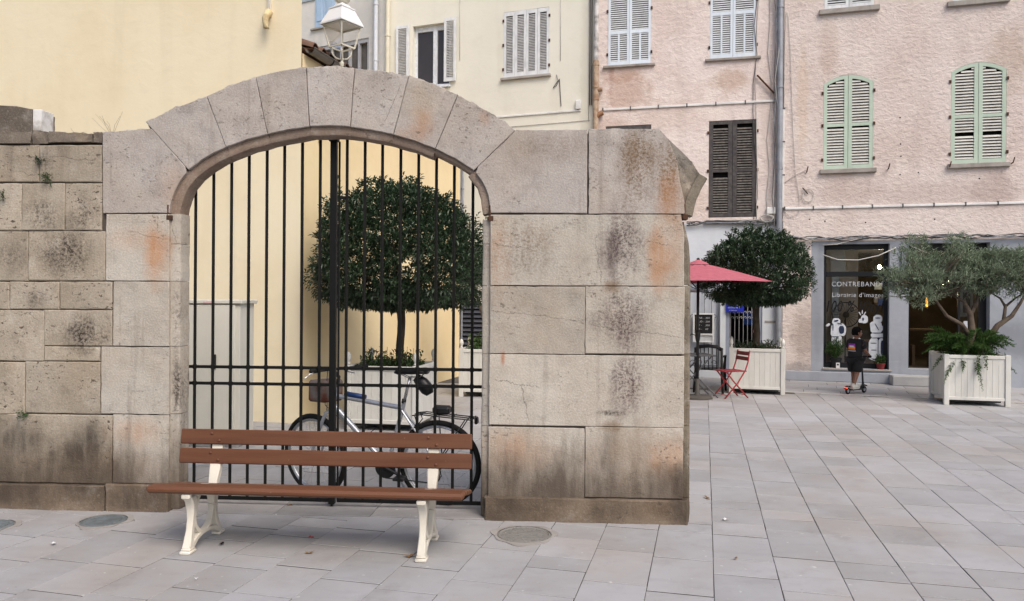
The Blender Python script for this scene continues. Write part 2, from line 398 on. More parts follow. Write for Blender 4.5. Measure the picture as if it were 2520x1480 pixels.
# two round covers let into the paving
m_cover = mat('grey_cast_cover', (.20,.225,.235), (.13,.145,.15), rough=.55, scale=9, bscale=60, bump=.5, metal=.2)
m_coverring = mat('cover_mortar_ring', (.36,.34,.32), (.27,.25,.235), rough=.9, bscale=50, bump=.4)
def cover(px, py, r, lab, mc):
    p = gp(px, py); o = thing('inspection_cover', lab, 'manhole cover', p)
    b = MB(); n = 40
    vs = []; 
    for k in range(n):
        q = 2*math.pi*k/n; rr = r*1.22+.02*math.sin(3*q)+.012*math.sin(7*q+1)
        vs += [(math.cos(q)*(r+.006), math.sin(q)*(r+.006), .0085), (math.cos(q)*rr, math.sin(q)*rr, .006), (math.cos(q)*rr, math.sin(q)*rr, -.02)]
    fs = []
    for k in range(n):
        a, c2 = 3*k, 3*((k+1) % n); fs += [(a,a+1,c2+1,c2),(a+1,a+2,c2+2,c2+1)]
    b.add(vs, fs).build('mortar_ring', m_coverring, o)
    b = MB().lathe([(r,-.02),(r,.008),(r-.012,.010),(r-.016,.006),(r-.03,.006),(.001,.007)], n=40)
    for i in range(-4, 5):
        h = i*r/5.2; ww = math.sqrt(max(r*r-h*h, 0))-.04
        if ww > .02: b.box(-ww, ww, h-.006, h+.006, .005, .0105)
    b.build('lid', mc, o)
cover(255, 1284, .155, 'grey round inspection cover in the paving left of the bench', m_cover)
t = NT('wet_stone_cover'); v = t.tc.outputs['Object']; c = t.mix(t.noise(v, 9, 4), (.27,.26,.245), (.14,.135,.125))
m_wet = t.fin(c, t.mr(t.noise(v, 7, 3), .45, .6, .08, .6), t.bump(t.noise(v, 25, 4), .2, .006), .5)
cover(1290, 1318, .185, 'wet round stone cover in the paving in front of the right pier', m_wet)
cover(-25, 1297, .15, 'small drain cover at the left edge of the paving', m_cover)

# ================================================================== OLD STONE WALL WITH GATEWAY
def wz(p): return W.uz(*p)
STN = []   # stains: px centre, half size px, strength, colour, speckle
DK, PU, ORG, BR, GY, LT = (.048,.038,.031), (.095,.068,.068), (.40,.205,.10), (.165,.105,.058), (.18,.165,.15), (.47,.42,.35)
for s in [(1530,600,60,85,.9,PU,1),(1540,780,55,85,.9,PU,1),(1545,950,45,85,.85,PU,1),(1480,790,50,30,.5,PU,1),(1500,620,28,60,.75,PU,0),
          (1570,420,48,110,.75,BR,1),(1650,430,40,100,.8,BR,1),(1655,480,40,60,.55,ORG,0),(1622,630,28,85,.8,ORG,0),(1660,600,25,110,.45,ORG,0),
          (1560,370,45,40,.6,BR,1),(1300,600,60,70,.55,BR,1),(1230,640,30,90,.45,ORG,1),(1290,640,90,45,.3,GY,1),(1250,900,60,60,.3,LT,0),
          (1505,706,26,16,.8,BR,0),(1500,1050,30,12,.7,BR,0),(1500,1017,38,6,.8,DK,1),(1237,880,8,26,.85,(.32,.12,.05),0),
          (1270,1110,80,50,.45,ORG,0),(1240,1180,70,70,.7,DK,0),(1420,1200,150,28,.6,DK,0),(1480,1130,60,70,.4,BR,0),(1560,1120,60,90,.5,BR,0),(1640,1130,50,60,.55,ORG,0),
          (1640,1190,60,50,.7,DK,0),(1675,1200,26,50,.9,DK,0),(1690,1250,40,50,.9,DK,0),(1500,1255,60,30,.6,DK,0),(1250,1260,60,30,.5,DK,0),(1600,1250,50,25,.4,BR,0),
          (160,620,75,55,1.0,DK,1),(105,530,45,40,.75,DK,1),(205,530,35,45,.7,DK,1),(30,630,40,40,.5,DK,1),(200,820,60,50,.9,DK,1),(90,735,30,25,.6,DK,1),(110,400,22,30,.6,DK,1),
          (40,1090,90,60,.8,DK,0),(200,1110,70,75,.95,DK,0),(140,1170,200,45,.75,DK,0),(320,1150,90,50,.5,BR,0),(30,1215,60,26,.8,DK,0),(330,1225,70,30,.9,DK,0),(180,1220,90,20,.35,DK,0),
          (385,620,28,80,.85,ORG,0),(340,590,70,26,.35,ORG,0),(330,1060,60,30,.4,ORG,0),(40,300,70,45,.85,(.22,.195,.17),0),(130,345,120,16,.7,(.20,.17,.15),1),(20,400,26,60,.4,GY,1),
          (1040,300,30,40,.55,ORG,0),(1010,330,40,22,.4,ORG,0),(1030,250,50,60,.35,(.42,.34,.24),0),(1190,290,18,26,.5,ORG,0),(1190,265,40,12,.7,(.16,.14,.12),1),(1215,280,22,10,.8,(.16,.14,.12),1),
          (430,460,40,60,.25,ORG,0),(440,262,60,20,.5,GY,1),(470,245,30,10,.6,(.17,.15,.13),1),(940,190,30,12,.5,(.2,.17,.14),1),(760,175,60,10,.35,GY,1),
          (1240,430,60,90,.25,(.45,.36,.27),0),(1360,360,110,35,.35,BR,1),(1700,700,14,140,.5,(.24,.22,.16),1),(430,780,14,120,.6,DK,1),(430,950,16,90,.85,DK,1)]:
    u0, z0 = W.uz(s[0], s[1]); u1, z1 = W.uz(s[0]+s[2], s[1]-s[3]); k = 1.28 if s[2] > 20 else 1.0; STN.append((u0, z0, (u1-u0)*k, (z1-z0)*k, s[4], s[5], s[6]))
CRK = [('v',990,205,945,300),('v',1465,575,1480,700),('h',1205,765,1430,790),('h',1450,800,1680,830),('v',1285,945,1300,1040),('h',1215,935,1330,955),('h',1210,600,1300,610),('h',1590,590,1660,610),('h',320,570,400,590),('v',390,540,385,575),('h',60,770,100,790),('h',20,420,90,430),('h',120,385,240,395),('v',420,560,430,600)]
def stone_mat(name, base, base2, rand=.10, stains=STN, pit=1.0, low=1.0):
    t = NT(name); v = t.tc.outputs['Object']; vr = t.rnd(v, 61.0)
    n1 = t.noise(vr, 1.6, 6, .62); n2 = t.noise(vr, 7.0, 6, .65); n3 = t.noise(v, 70, 4, .65); n4 = t.noise(v, 210, 2, .5)
    pits = t.mr(t.noise(t.scale(vr, (1,1,1.5)), 30, 4, .62, .6), .585, .65)
    gate = t.mr(t.noise(vr, 2.4, 4, .6), .42, .6)
    pits = t.math('MULTIPLY', pits, gate)
    c = t.mix(t.mr(n1, .34, .68), base, base2)
    c = t.mix(t.math('MULTIPLY', t.mr(n2, .5, .72), .42), c, dim(base2, .62))
    c = t.mix(t.math('MULTIPLY', t.mr(n2, .48, .28), .35), c, (.50,.465,.415))
    c = t.mix(t.math('MULTIPLY', t.mr(n3, .42, .66), .26), c, dim(base, .52)); c = t.mix(t.math('MULTIPLY', t.mr(n3, .46, .30), .22), c, (.58,.54,.48))
    c = t.mix(t.math('MULTIPLY', t.mr(t.noise(vr, 1.1, 5, .65), .50, .70), .22), c, (.43,.33,.22))
    edge = t.noise(v, 4.2, 7, .72); spk = t.mr(t.noise(v, 46, 5, .72), .46, .58)
    strk = t.mr(t.noise(t.scale(v, (11,11,2.0)), 1.0, 5, .65), .36, .62)
    mixs = t.math('ADD', t.math('MULTIPLY', strk, .50), t.math('MULTIPLY', spk, .62), clamp=True); soft = t.math('MULTIPLY_ADD', strk, .45, .6)
    for (u, z, ru, rz, a, sc, sp) in stains:
        d = t.vm('MULTIPLY', t.vm('SUBTRACT', v, (u, 0, z)), (1/ru, 0, 1/rz))
        r = t.math('ADD', t.vm('LENGTH', d), t.math('MULTIPLY_ADD', edge, 1.5, -.75))
        mk = t.math('MULTIPLY', t.mr(r, 1.15, .15), min(1.0, a*(1.15 if sp else .95)))
        mk = t.math('MULTIPLY', mk, mixs if sp else soft)
        c = t.mix(mk, c, sc)
    run = t.mr(t.noise(t.scale(v, (13,13,.55)), 1.0, 5, .62), .53, .68)
    c = t.mix(t.math('MULTIPLY', t.math('MULTIPLY', run, t.mr(t.noise(v, .9, 4, .6), .42, .62)), .38), c, (.17,.14,.115))
    # rising damp and splash dirt near the paving
    zz = t.n('SeparateXYZ'); t.l(v, zz.inputs[0])
    damp = t.mr(t.math('ADD', zz.outputs[2], t.math('MULTIPLY_ADD', edge, -.9, .45)), .62, .02)
    c = t.mix(t.math('MULTIPLY', damp, .55*low), c, (.14,.10,.068))
    drip = t.mr(t.math('ADD', zz.outputs[2], t.math('MULTIPLY_ADD', t.noise(t.scale(v, (4.5,4.5,.9)), 1.0, 6, .68), -1.5, .75)), .62, .05)
    c = t.mix(t.math('MULTIPLY', drip, .80*low), c, (.072,.055,.042))
    c = t.mix(t.math('MULTIPLY', pits, .62*pit), c, (.09,.07,.055))
    if stains:
        wob = t.math('MULTIPLY_ADD', t.noise(v, 9, 5, .7), .10, -.05)
        for (ax_, x0, y0, x1, y1) in CRK:
            (ua, za), (ub, zb) = W.uz(x0, y0), W.uz(x1, y1)
            if ax_ == 'v': k_ = (ub-ua)/(zb-za); al, ac, lo, hi, base_ = zz.outputs[2], zz.outputs[0], min(za,zb), max(za,zb), (za, ua)
            else: k_ = (zb-za)/(ub-ua); al, ac, lo, hi, base_ = zz.outputs[0], zz.outputs[2], min(ua,ub), max(ua,ub), (ua, za)
            ln = t.math('MULTIPLY_ADD', al, k_, base_[1]-k_*base_[0])
            ds = t.math('ABSOLUTE', t.math('SUBTRACT', t.math('ADD', ac, wob), ln))
            inr = t.math('MULTIPLY', t.mr(al, lo, lo+.02), t.mr(al, hi, hi-.02))
            c = t.mix(t.math('MULTIPLY', t.math('MULTIPLY', t.mr(ds, .0036, .0008), inr), .6), c, (.06,.045,.035))
    cr = t.voro(t.vm('ADD', vr, t.scale(t.n('TexNoise').outputs[1], (.0,.0,.0))), 1.1, 'DISTANCE_TO_EDGE') if False else None
    k = t.n('HueSaturation'); t.l(c, k.inputs['Color']); t.l(t.math('MULTIPLY_ADD', t.oi.outputs['Random'], rand*2, 1-rand), k.inputs['Value'])
    nb = t.bump(n2, .35, .02); nb = t.bump(n3, .7, .007, nb); nb = t.bump(pits, -.7*pit, .008, nb); nb = t.bump(n4, .25, .002, nb)
    return t.fin(k.outputs[0], .92, nb, .15)
m_stone = stone_mat('weathered_limestone', (.455,.42,.37), (.39,.345,.29))
m_stone_arch = stone_mat('pinkish_dressed_limestone', (.44,.405,.378), (.385,.343,.312), .06)
m_stone_left = stone_mat('rough_ochre_limestone', (.395,.345,.28), (.31,.262,.20), .11, pit=1.7)
m_plinth = stone_mat('dirty_plinth_stone', (.27,.21,.155), (.10,.076,.057), .16, pit=1.4, low=.28)
m_capm = stone_mat('grey_brown_wall_cap', (.20,.168,.138), (.13,.108,.088), .1, stains=[])
m_mortar = mat('lime_mortar', (.085,.07,.058), (.05,.042,.036), rough=.95, bscale=60, bump=.5)
m_jamb = stone_mat('lichen_dark_jamb_stone', (.27,.235,.185), (.11,.092,.070), .12, stains=[], pit=1.6)
m_fract = stone_mat('grey_broken_stone', (.30,.275,.245), (.20,.18,.155), .1, stains=[], pit=1.3)
m_mould = stone_mat('arch_moulding_stone', (.34,.265,.21), (.23,.165,.125), .10, stains=STN[:0])
wall = thing('stone_gateway_wall', 'old limestone wall with an arched gateway behind the bench', 'stone wall', (W.X0, W.Y0, 0), W.ang)

def lerp(a, b, t): return (a[0]+(b[0]-a[0])*t, a[1]+(b[1]-a[1])*t)
class PL:
    """point on a polyline by share of its length"""
    def __init__(s, pts):
        s.p = pts; s.L = [0]
        for a, b in zip(pts, pts[1:]): s.L.append(s.L[-1]+math.hypot(b[0]-a[0], b[1]-a[1]))
    def __call__(s, t):
        d = max(0, min(1, t))*s.L[-1]
        for i in range(len(s.p)-1):
            if d <= s.L[i+1] or i == len(s.p)-2: return lerp(s.p[i], s.p[i+1], (d-s.L[i])/max(s.L[i+1]-s.L[i], 1e-9))
def block(name, bot, top, left, right, mat_, v0=0.0, v1=.12, seed=0, n=(12,10), bev=.0045, rough=.0026, chip=.011, gap=.0014, ragged_top=0.0, parent=wall):
    """one dressed stone: Coons patch between four edges, worn front face, chipped arrises, real depth"""
    bot, top, left, right = [PL(p) for p in (bot, top, left, right)]
    c00, c10, c01, c11 = bot(0), bot(1), top(0), top(1)
    def S(s, t):
        b, tt, l, r = bot(s), top(s), left(t), right(t)
        return tuple((1-t)*b[k]+t*tt[k]+(1-s)*l[k]+s*r[k]-((1-s)*(1-t)*c00[k]+s*(1-t)*c10[k]+(1-s)*t*c01[k]+s*t*c11[k]) for k in (0,1))
    wu = max(abs(c10[0]-c00[0]), abs(c11[0]-c01[0]), .05); hz = max(abs(c01[1]-c00[1]), abs(c11[1]-c10[1]), .05)
    nu, nz = n
    eu, ez = min(.12, bev/wu), min(.12, bev/hz)
    ss = [0]+[eu+(1-2*eu)*i/(nu-2) for i in range(nu-1)]+[1]; tt = [0]+[ez+(1-2*ez)*i/(nz-2) for i in range(nz-1)]+[1]
    gu, gz = gap/wu, gap/hz
    vs, fs = [], []
    A, B = len(ss), len(tt)
    for j, t_ in enumerate(tt):
        for i, s_ in enumerate(ss):
            edge = i in (0, A-1) or j in (0, B-1)
            s2, t2 = gu+s_*(1-2*gu), gz+t_*(1-2*gz)
            u, z = S(s2, t2)
            q = Vector((u*7.3+seed*3.1, z*7.3, seed*1.7)); q2 = q*3.1
            v = v0+rough*2*noise.noise(q)+rough*noise.noise(q2)
            if edge:
                ch = max(0, noise.noise(q*1.9+Vector((9,2,4))))*chip
                v += bev*.55+ch
                cu, cz = S(.5, .5); d = Vector((cu-u, cz-z)); 
                if d.length > 1e-6: d.normalize(); u += d.x*ch*.5; z += d.y*ch*.5
                if ragged_top and j == B-1: z += ragged_top*(noise.noise(q*2.2)+.6*noise.noise(q*6))
            vs.append((u, v, z))
    for j in range(B-1):
        for i in range(A-1): fs.append((j*A+i, j*A+i+1, (j+1)*A+i+1, (j+1)*A+i))
    loop = [i for i in range(A)]+[j*A+A-1 for j in range(1, B)]+[(B-1)*A+i for i in range(A-2, -1, -1)]+[j*A for j in range(B-2, 0, -1)]
    nb = len(vs); vs += [(vs[k][0], v1, vs[k][2]) for k in loop]; m = len(loop)
    for k in range(m): fs.append((loop[(k+1) % m], loop[k], nb+k, nb+(k+1) % m))
    fs.append(tuple(nb+k for k in range(m)))
    mb = MB(); mb.add(vs, fs)
    me = mb.mesh(name, mat_, smooth=True, auto=24)
    return meshobj(name, me, None, parent)
def rectblock(x0, y0, x1, y1, mat_, seed, name='stone_block', **kw):
    a, b, c, d = wz((x0,y1)), wz((x1,y1)), wz((x1,y0)), wz((x0,y0))
    # keep joints level and plumb in the wall itself
    zb, zt = (a[1]+b[1])/2, (c[1]+d[1])/2; ul, ur = (a[0]+d[0])/2, (b[0]+c[0])/2
    zb = max(zb, 0.0)
    return block(name, [(ul,zb),(ur,zb)], [(ul,zt),(ur,zt)], [(ul,zb),(ul,zt)], [(ur,zb),(ur,zt)], mat_, seed=seed, **kw)
# intrados of the arch front, left spring to right spring
CP = [(416,525),(419,503),(426,480),(441,448),(464,419),(496,395),(527,377),(556,363),(608,344),(658,331),(710,320),(761,312),(812,310),(862,313),(916,321),(968,332),(1021,348),(1071,367),(1122,392),(1166,420),(1189,450),(1202,484),(1207,525)]
CU = [wz(p) for p in CP]
def cseg(i, j): return CU[i:j+1]
iJ = {0:4, 1:7, 2:9, 3:11, 4:13, 5:15, 6:17, 7:19}
EX = {0:(357,300), 1:(508,236), 2:(629,189), 3:(753,164), 4:(873,168), 5:(1006,186), 6:(1127,232), 7:(1270,320)}
for k in range(7):
    tl, tr = wz(EX[k]), wz(EX[k+1]); mid = lerp(tl, tr, .5)
    top = [tl, (mid[0], mid[1]+.012), tr]
    bl, br = CU[iJ[k]], CU[iJ[k+1]]
    o = block('voussoir', cseg(iJ[k], iJ[k+1]), top, [bl, tl], [br, tr], m_stone_arch, v1=.30, seed=20+k, n=(26,12), ragged_top=.012, gap=.002 if k != 3 else .0035, chip=.006)
# springers
j0 = lerp(wz(EX[0]), CU[4], .13)
block('springer', [wz((252,526)), CU[0]], [wz((252,325)), j0], [wz((252,526)), wz((252,325))], CU[0:5]+[j0], m_stone_arch, v1=.30, seed=31, n=(16,14), ragged_top=.008)
tr = wz((1446,318)); j7 = wz(EX[7])
block('springer', [CU[-1], wz((1445,526))], [j7, tr], CU[::-1][0:4]+[j7], [wz((1445,526)), tr], m_stone_arch, v1=.30, seed=32, n=(16,14), ragged_top=.009)
# broken end stone of the second arch
e0 = [wz(p) for p in [(1687,527),(1692,505),(1699,482),(1711,455),(1727,428)]]
block('broken_springer', [wz((1448,527)), e0[0]], [wz((1448,317)), wz((1560,316)), wz((1622,316))], [wz((1448,527)), wz((1448,317))], [wz((1687,527)), wz((1684,490)), wz((1672,440)), wz((1668,400)), wz((1645,342)), wz((1622,316))], m_stone_arch, v1=.30, seed=33, n=(16,16), ragged_top=.006, chip=.02)
block('broken_springer', [wz((1686,526)), e0[1]], [wz((1628,322)), wz((1672,360)), wz((1712,405)), wz((1727,428))], [wz((1686,526)), wz((1676,470)), wz((1662,400)), wz((1628,322))], e0[1:], m_fract, v0=.05, v1=.30, seed=34, n=(10,14), ragged_top=.02, rough=.016, chip=.03)
# right pier
for (x0,y0,x1,y1,sd) in [(1206,528,1688,703,41),(1205,705,1440,872,42),(1440,705,1685,872,43),(1203,874,1684,1050,44),(1201,1052,1439,1227,45),(1439,1052,1682,1227,46)]:
    if sd == 41:
        a, b = wz((1206,703)), wz((1684,703)); c, d = wz((1206,528)), wz((1676,528))
        block('stone_block', [a, (b[0], a[1])], [(c[0], c[1]), (d[0], c[1])], [a, c], [(b[0],a[1]), (b[0], lerp(b,d,.7)[1]), (d[0], c[1])], m_stone, v1=.30, seed=sd, n=(34,16), chip=.012)
    else: rectblock(x0,y0,x1,y1, m_stone, sd, v1=.30, n=(26,18))
# plinths
def plinth(x0, x1, ytop, seed, m=m_stone):
    a = W.u(x0, ytop, -.03); b = W.u(x1, ytop, -.03); z = W.z((x0+x1)/2, ytop, -.03)
    block('plinth_stone', [(a,-.02),(b,-.02)], [(a,z),(b,z)], [(a,-.02),(a,z)], [(b,-.02),(b,z)], m, v0=-.03, v1=.30, seed=seed, n=(40,8), bev=.010, rough=.007, chip=.028)
plinth(1191, 1694, 1228, 51, m_plinth)
plinth(258, 412, 1193, 52, m_plinth); plinth(-190, 256, 1191, 53, m_plinth); plinth(-432, -192, 1191, 54, m_plinth)
# left pier quoins and coursed wall
for i, (x0,y0,x1,y1) in enumerate([(260,527,416,692),(278,693,416,853),(248,854,416,1020),(277,1021,415,1191)]): rectblock(x0,y0,x1,y1, m_stone, 60+i, v1=.30, n=(18,18))
rows = [(357,449,[-430,-290,-120,96,250]),(451,568,[-430,-340,-190,-70,53,159,250]),(569,692,[-430,-260,-110,69,259]),(693,762,[-430,-330,-170,-90,23,146,276]),(763,852,[-430,-250,-95,108,276]),(853,889,[-150,108,246]),(890,1019,[-430,-310,-130,61,246]),(1020,1190,[-430,-220,-20,276])]
sd = 70
for (y0,y1,xs) in rows:
    for a, b in zip(xs, xs[1:]):
        if y0 == 853: continue
        y1b = y1
        if y0 == 763: y1b = 889; b = min(b, 276)
        if y0 == 763 and b == 276:   # L-shaped neighbour: stop at the quoin below
            rectblock(a, y0, 276, 852, m_stone_left, sd, v1=.28, rough=.004, chip=.012, bev=.007); rectblock(a, 853, 246, 889, m_stone_left, sd, v1=.28, rough=.004, chip=.010, bev=.007); sd += 1; continue
        rectblock(a, y0, b, y1b, m_stone_left, sd, v1=.28, rough=.004, chip=.012, bev=.008); sd += 1
# ragged capping and the mortared end
def polyblock(name, xs0, top, bot, m, seed, v0=0, v1=.28, rough=.01, chip=.02):
    t_ = [wz(p) for p in top]; b_ = [wz(p) for p in bot]
    return block(name, b_, t_, [b_[0], t_[0]], [b_[-1], t_[-1]], m, v0=v0, v1=v1, seed=seed, n=(16,8), rough=rough, chip=chip, ragged_top=.012)
polyblock('cap_stone', 0, [(120,322),(170,326),(226,328)], [(120,352),(226,350)], m_capm, 91)
polyblock('cap_stone', 0, [(228,325),(245,325),(250,326)], [(228,352),(250,352)], m_capm, 92, rough=.004)
polyblock('mortar_cap', 0, [(-430,252),(-150,250),(0,258),(40,262),(78,268)], [(-430,355),(78,355)], m_capm, 93, rough=.016, chip=.03)
polyblock('mortar_cap', 0, [(79,318),(100,322),(119,324)], [(79,355),(119,355)], m_capm, 94, rough=.012, chip=.03)
MB().bbox(W.u(78,300), W.u(99,300), .01, .16, W.z(90,322), W.z(90,269), .004).build('box_end', mat('flaking_white_paint', (.70,.69,.67), (.30,.27,.24), rough=.8, scale=9, bscale=30, bump=.4), wall)
# mortar core behind the joints
core = MB()
def corebox(x0,y0,x1,y1,vf=.016,vb=.27):
    a, b = wz((x0,y1)), wz((x1,y0)); core.box(a[0], b[0], vf, vb, max(a[1],-.01), b[1])
corebox(-426,360,412,1240); corebox(254,330,350,540); corebox(1212,530,1672,1282); corebox(1290,328,1600,540); corebox(1600,430,1660,540)
rs = []
for k in range(41):
    s = k/40.0; lo = PL(CU[3:-3])(s); hi = PL([wz(EX[i]) for i in range(8)])(s)
    d = Vector((hi[0]-lo[0], hi[1]-lo[1])); d.normalize()
    rs.append(((lo[0]+d.x*.02, lo[1]+d.y*.02), (hi[0]-d.x*.03, hi[1]-d.y*.03)))
for a, b in zip(rs, rs[1:]):
    q = [a[0], b[0], b[1], a[1]]
    core.add([(p[0], .018, p[1]) for p in q]+[(p[0], .28, p[1]) for p in q], [(0,1,2,3),(7,6,5,4),(0,4,5,1),(3,2,6,7)])
core.build('mortar_core', m_mortar, wall)

# moulded inner jambs and arch ring
def ring(path, prot, n_in, name='jamb_stone', m=m_mould, vfront=.028, vback=.17, cut=.002):
    """sweep the rebated section along path; n_in gives the side the opening lies on"""
    L = PL(path).L; tot = L[-1]; mb = MB(); vs = []; fs = []
    for i, p in enumerate(path):
        a, b = path[max(i-1,0)], path[min(i+1,len(path)-1)]
        t_ = Vector((b[0]-a[0], b[1]-a[1])).normalized(); nrm = Vector((t_.y, -t_.x))*n_in
        p_ = prot(p) if callable(prot) else prot
        if i == 0: p = (p[0]+t_.x*cut, p[1]+t_.y*cut)
        if i == len(path)-1: p = (p[0]-t_.x*cut, p[1]-t_.y*cut)
        j = noise.noise(Vector((p[0]*9, p[1]*9, 3)))*.006
        for (nn, v) in [(-.015, vfront+.004), (p_*.62+j, vfront), (p_*.9+j, vfront+.010), (p_+j, vfront+.034), (p_+j, vback), (-.015, vback)]:
            vs.append((p[0]+nrm.x*nn, v, p[1]+nrm.y*nn))
    k = 6
    for i in range(len(path)-1):
        for q in range(k): fs.append((i*k+q, i*k+(q+1) % k, (i+1)*k+(q+1) % k, (i+1)*k+q))
    fs += [tuple(range(k)), tuple((len(path)-1)*k+q for q in range(k-1,-1,-1))]
    mb.add(vs, fs); return meshobj(name, mb.mesh(name, m, True, 35), None, wall)
u_l, u_r = W.u(416,900), W.u(1204,900)
def prot(p): s = (p[0]-u_l)/(u_r-u_l); return .074-.012*max(0,min(1,s))
def fine(a, b, n=6): return [lerp(a, b, i/n) for i in range(n+1)]
zz = [0.012]+[W.z(416,y) for y in (1191,1020,853,692,600,525)]
for a, b in zip(zz, zz[1:]): ring(fine((W.u(416,(900)),a),(W.u(416,900),b)), .074, 1, m=m_stone)
for i, j in [(0,4),(4,7),(7,9),(9,11),(11,13),(13,15),(15,17),(17,19),(19,22)]:
    pts = []
    for a, b in zip(CU[i:j+1], CU[i+1:j+1]): pts += fine(a, b, 3)[:-1]
    pts.append(CU[j]); ring(pts, (lambda p: prot(p)) if (i != 17) else (lambda p: prot(p)*.55), 1, 'arch_moulding')
zz = [0.012]+[W.z(1203,y) for y in (1228,1050,872,703,600,540)]
for a, b in zip(zz, zz[1:]): ring(fine((u_r,b),(u_r,a)), .062, 1, m=m_stone)
ur2 = W.u(1682,900)
zz = [0.0]+[W.z(1682,y) for y in (1227,1050,872,703)]
for a, b in zip(zz, zz[1:]): ring(fine((ur2,a),(ur2,b)), .058, 1, m=m_jamb)
ring([(ur2,W.z(1682,702)),(ur2-.002,W.z(1682,640)),(ur2-.012,W.z(1682,600)),(ur2-.05,W.z(1682,548))], .056, 1, m=m_jamb)
pts = []
for a, b in zip(e0, e0[1:]): pts += fine(a, b, 3)[:-1]
pts.append(e0[-1]); ring(pts, .06, 1, 'arch_moulding', m=m_jamb)
# rusty gate pintles let into the stone
def pintle(px, py, lab=None):
    u, z = wz((px, py)); b = MB(); b.box(u-.014, u+.022, -.002, .10, z-.030, z+.006); b.tube([(u-.004,.006,z),(u-.004,.006,z+.085)], .008, 8)
    b.box(u-.026, u+.010, .008, .05, z-.022, z+.003); b.build('gate_pintle', m_rust, wall)
pintle(414, 532); pintle(1207, 534); pintle(1686, 530)
# dirt spots, old holes in the stones
# white downpipe stub behind the left jamb is part of the yard, see below
# ================================================================== IRON GATE, two leaves
GV = .215                                                  # gate plane behind the wall face
def soffit_z(u):
    P = CU
    for a, b in zip(P, P[1:]):
        if a[0] <= u <= b[0]:
            return a[1]+(b[1]-a[1])*(u-a[0])/(b[0]-a[0])
    return P[0][1]
def gate_leaf(name, label, xs, post_px, hinge_px):
    rt = thing(name, label, 'gate', W.world(W.u(hinge_px, 1200, GV), GV, 0), W.ang, 'the two leaves of the iron gate')
    u_h = W.u(hinge_px, 1200, GV); L = lambda px, py=900: W.u(px, py, GV)-u_h
    zr = [W.z(815, y, GV) for y in (1231, 947.5, 906.5)]
    sgn = 1 if post_px > hinge_px else -1
    ue = L(post_px)
    x0, x1 = min(0, ue), max(0, ue)
    for z, h in zip(zr, (.030, .024, .024)):
        MB().bbox(x0, x1, -.008, .012, z-h/2, z+h/2, .003).build('rail', m_iron, rt)
    for px in xs:
        u = L(px, 640); top = min(soffit_z(u+u_h)-.02, soffit_z(u+u_h-.03)-.01, soffit_z(u+u_h+.03)-.01)
        MB().tube([(u,0,zr[0]-.004),(u,0,top)], .0118, 10).build('bar', m_iron, rt)
        for z in zr[1:]: MB().lathe([(.0115,z-.019),(.0165,z-.015),(.0165,z+.015),(.0115,z+.019)], (u,0,0), 8).build('bar_collar', m_iron, rt)
    return rt, L, zr
gl, L, zr = gate_leaf('iron_gate_leaf', 'left leaf of the black iron gate, with the thick meeting post', [481,525,569,612,656,699,743,787], 819, 452)
u = L(819); top = soffit_z(W.u(819, 640, GV))-.045
MB().bbox(u-.025, u+.023, -.022, .028, zr[0]-.03, top-.03, .004).build('meeting_post', m_iron, gl)
MB().bbox(u-.036, u+.034, -.028, .034, top-.03, top+.0, .004).bbox(u-.012, u+.012, -.01, .015, top, top+.03, .003).build('post_cap', m_iron, gl)
MB().tube([(u-.002,0,zr[0]-.02),(u-.002,0,.014)], .010, 8).build('drop_bolt', m_iron, gl)
gr_, L, zr = gate_leaf('iron_gate_leaf', 'right leaf of the black iron gate, nearer the wide stone pier', [853,897,940,985,1029,1073,1117,1163], 831, 1184)
u = L(832); zb = W.z(840, 487, GV)
MB().bbox(u-.006, u+.008, -.006, .010, zr[0], soffit_z(W.u(831,640,GV))-.075, .002).bbox(u, L(853), -.005, .007, zb-.012, zb+.012, .002).build('closing_stile', m_iron, gr_)

# ================================================================== BENCH
p1 = gp(1037,1381); BL = 1.52; p0 = p1+Vector((-BL*math.cos(R(4.2)), BL*math.sin(R(4.2)), 0)); bd = p1-p0
bench = thing('park_bench', 'brown slatted bench with cream cast iron supports in front of the gate', 'bench', p0, math.atan2(bd.y, bd.x))
def slat(name, y, z, hy, hz, tilt, x0, x1, b=.008):
    mb = MB(); mb.bbox(x0, x1, -hy/2, hy/2, -hz/2, hz/2, b)
    return mb.build(name, m_wood, bench, loc=(0, y, z), rot=(tilt, 0, 0))
X0, X1 = -.262, BL+.268
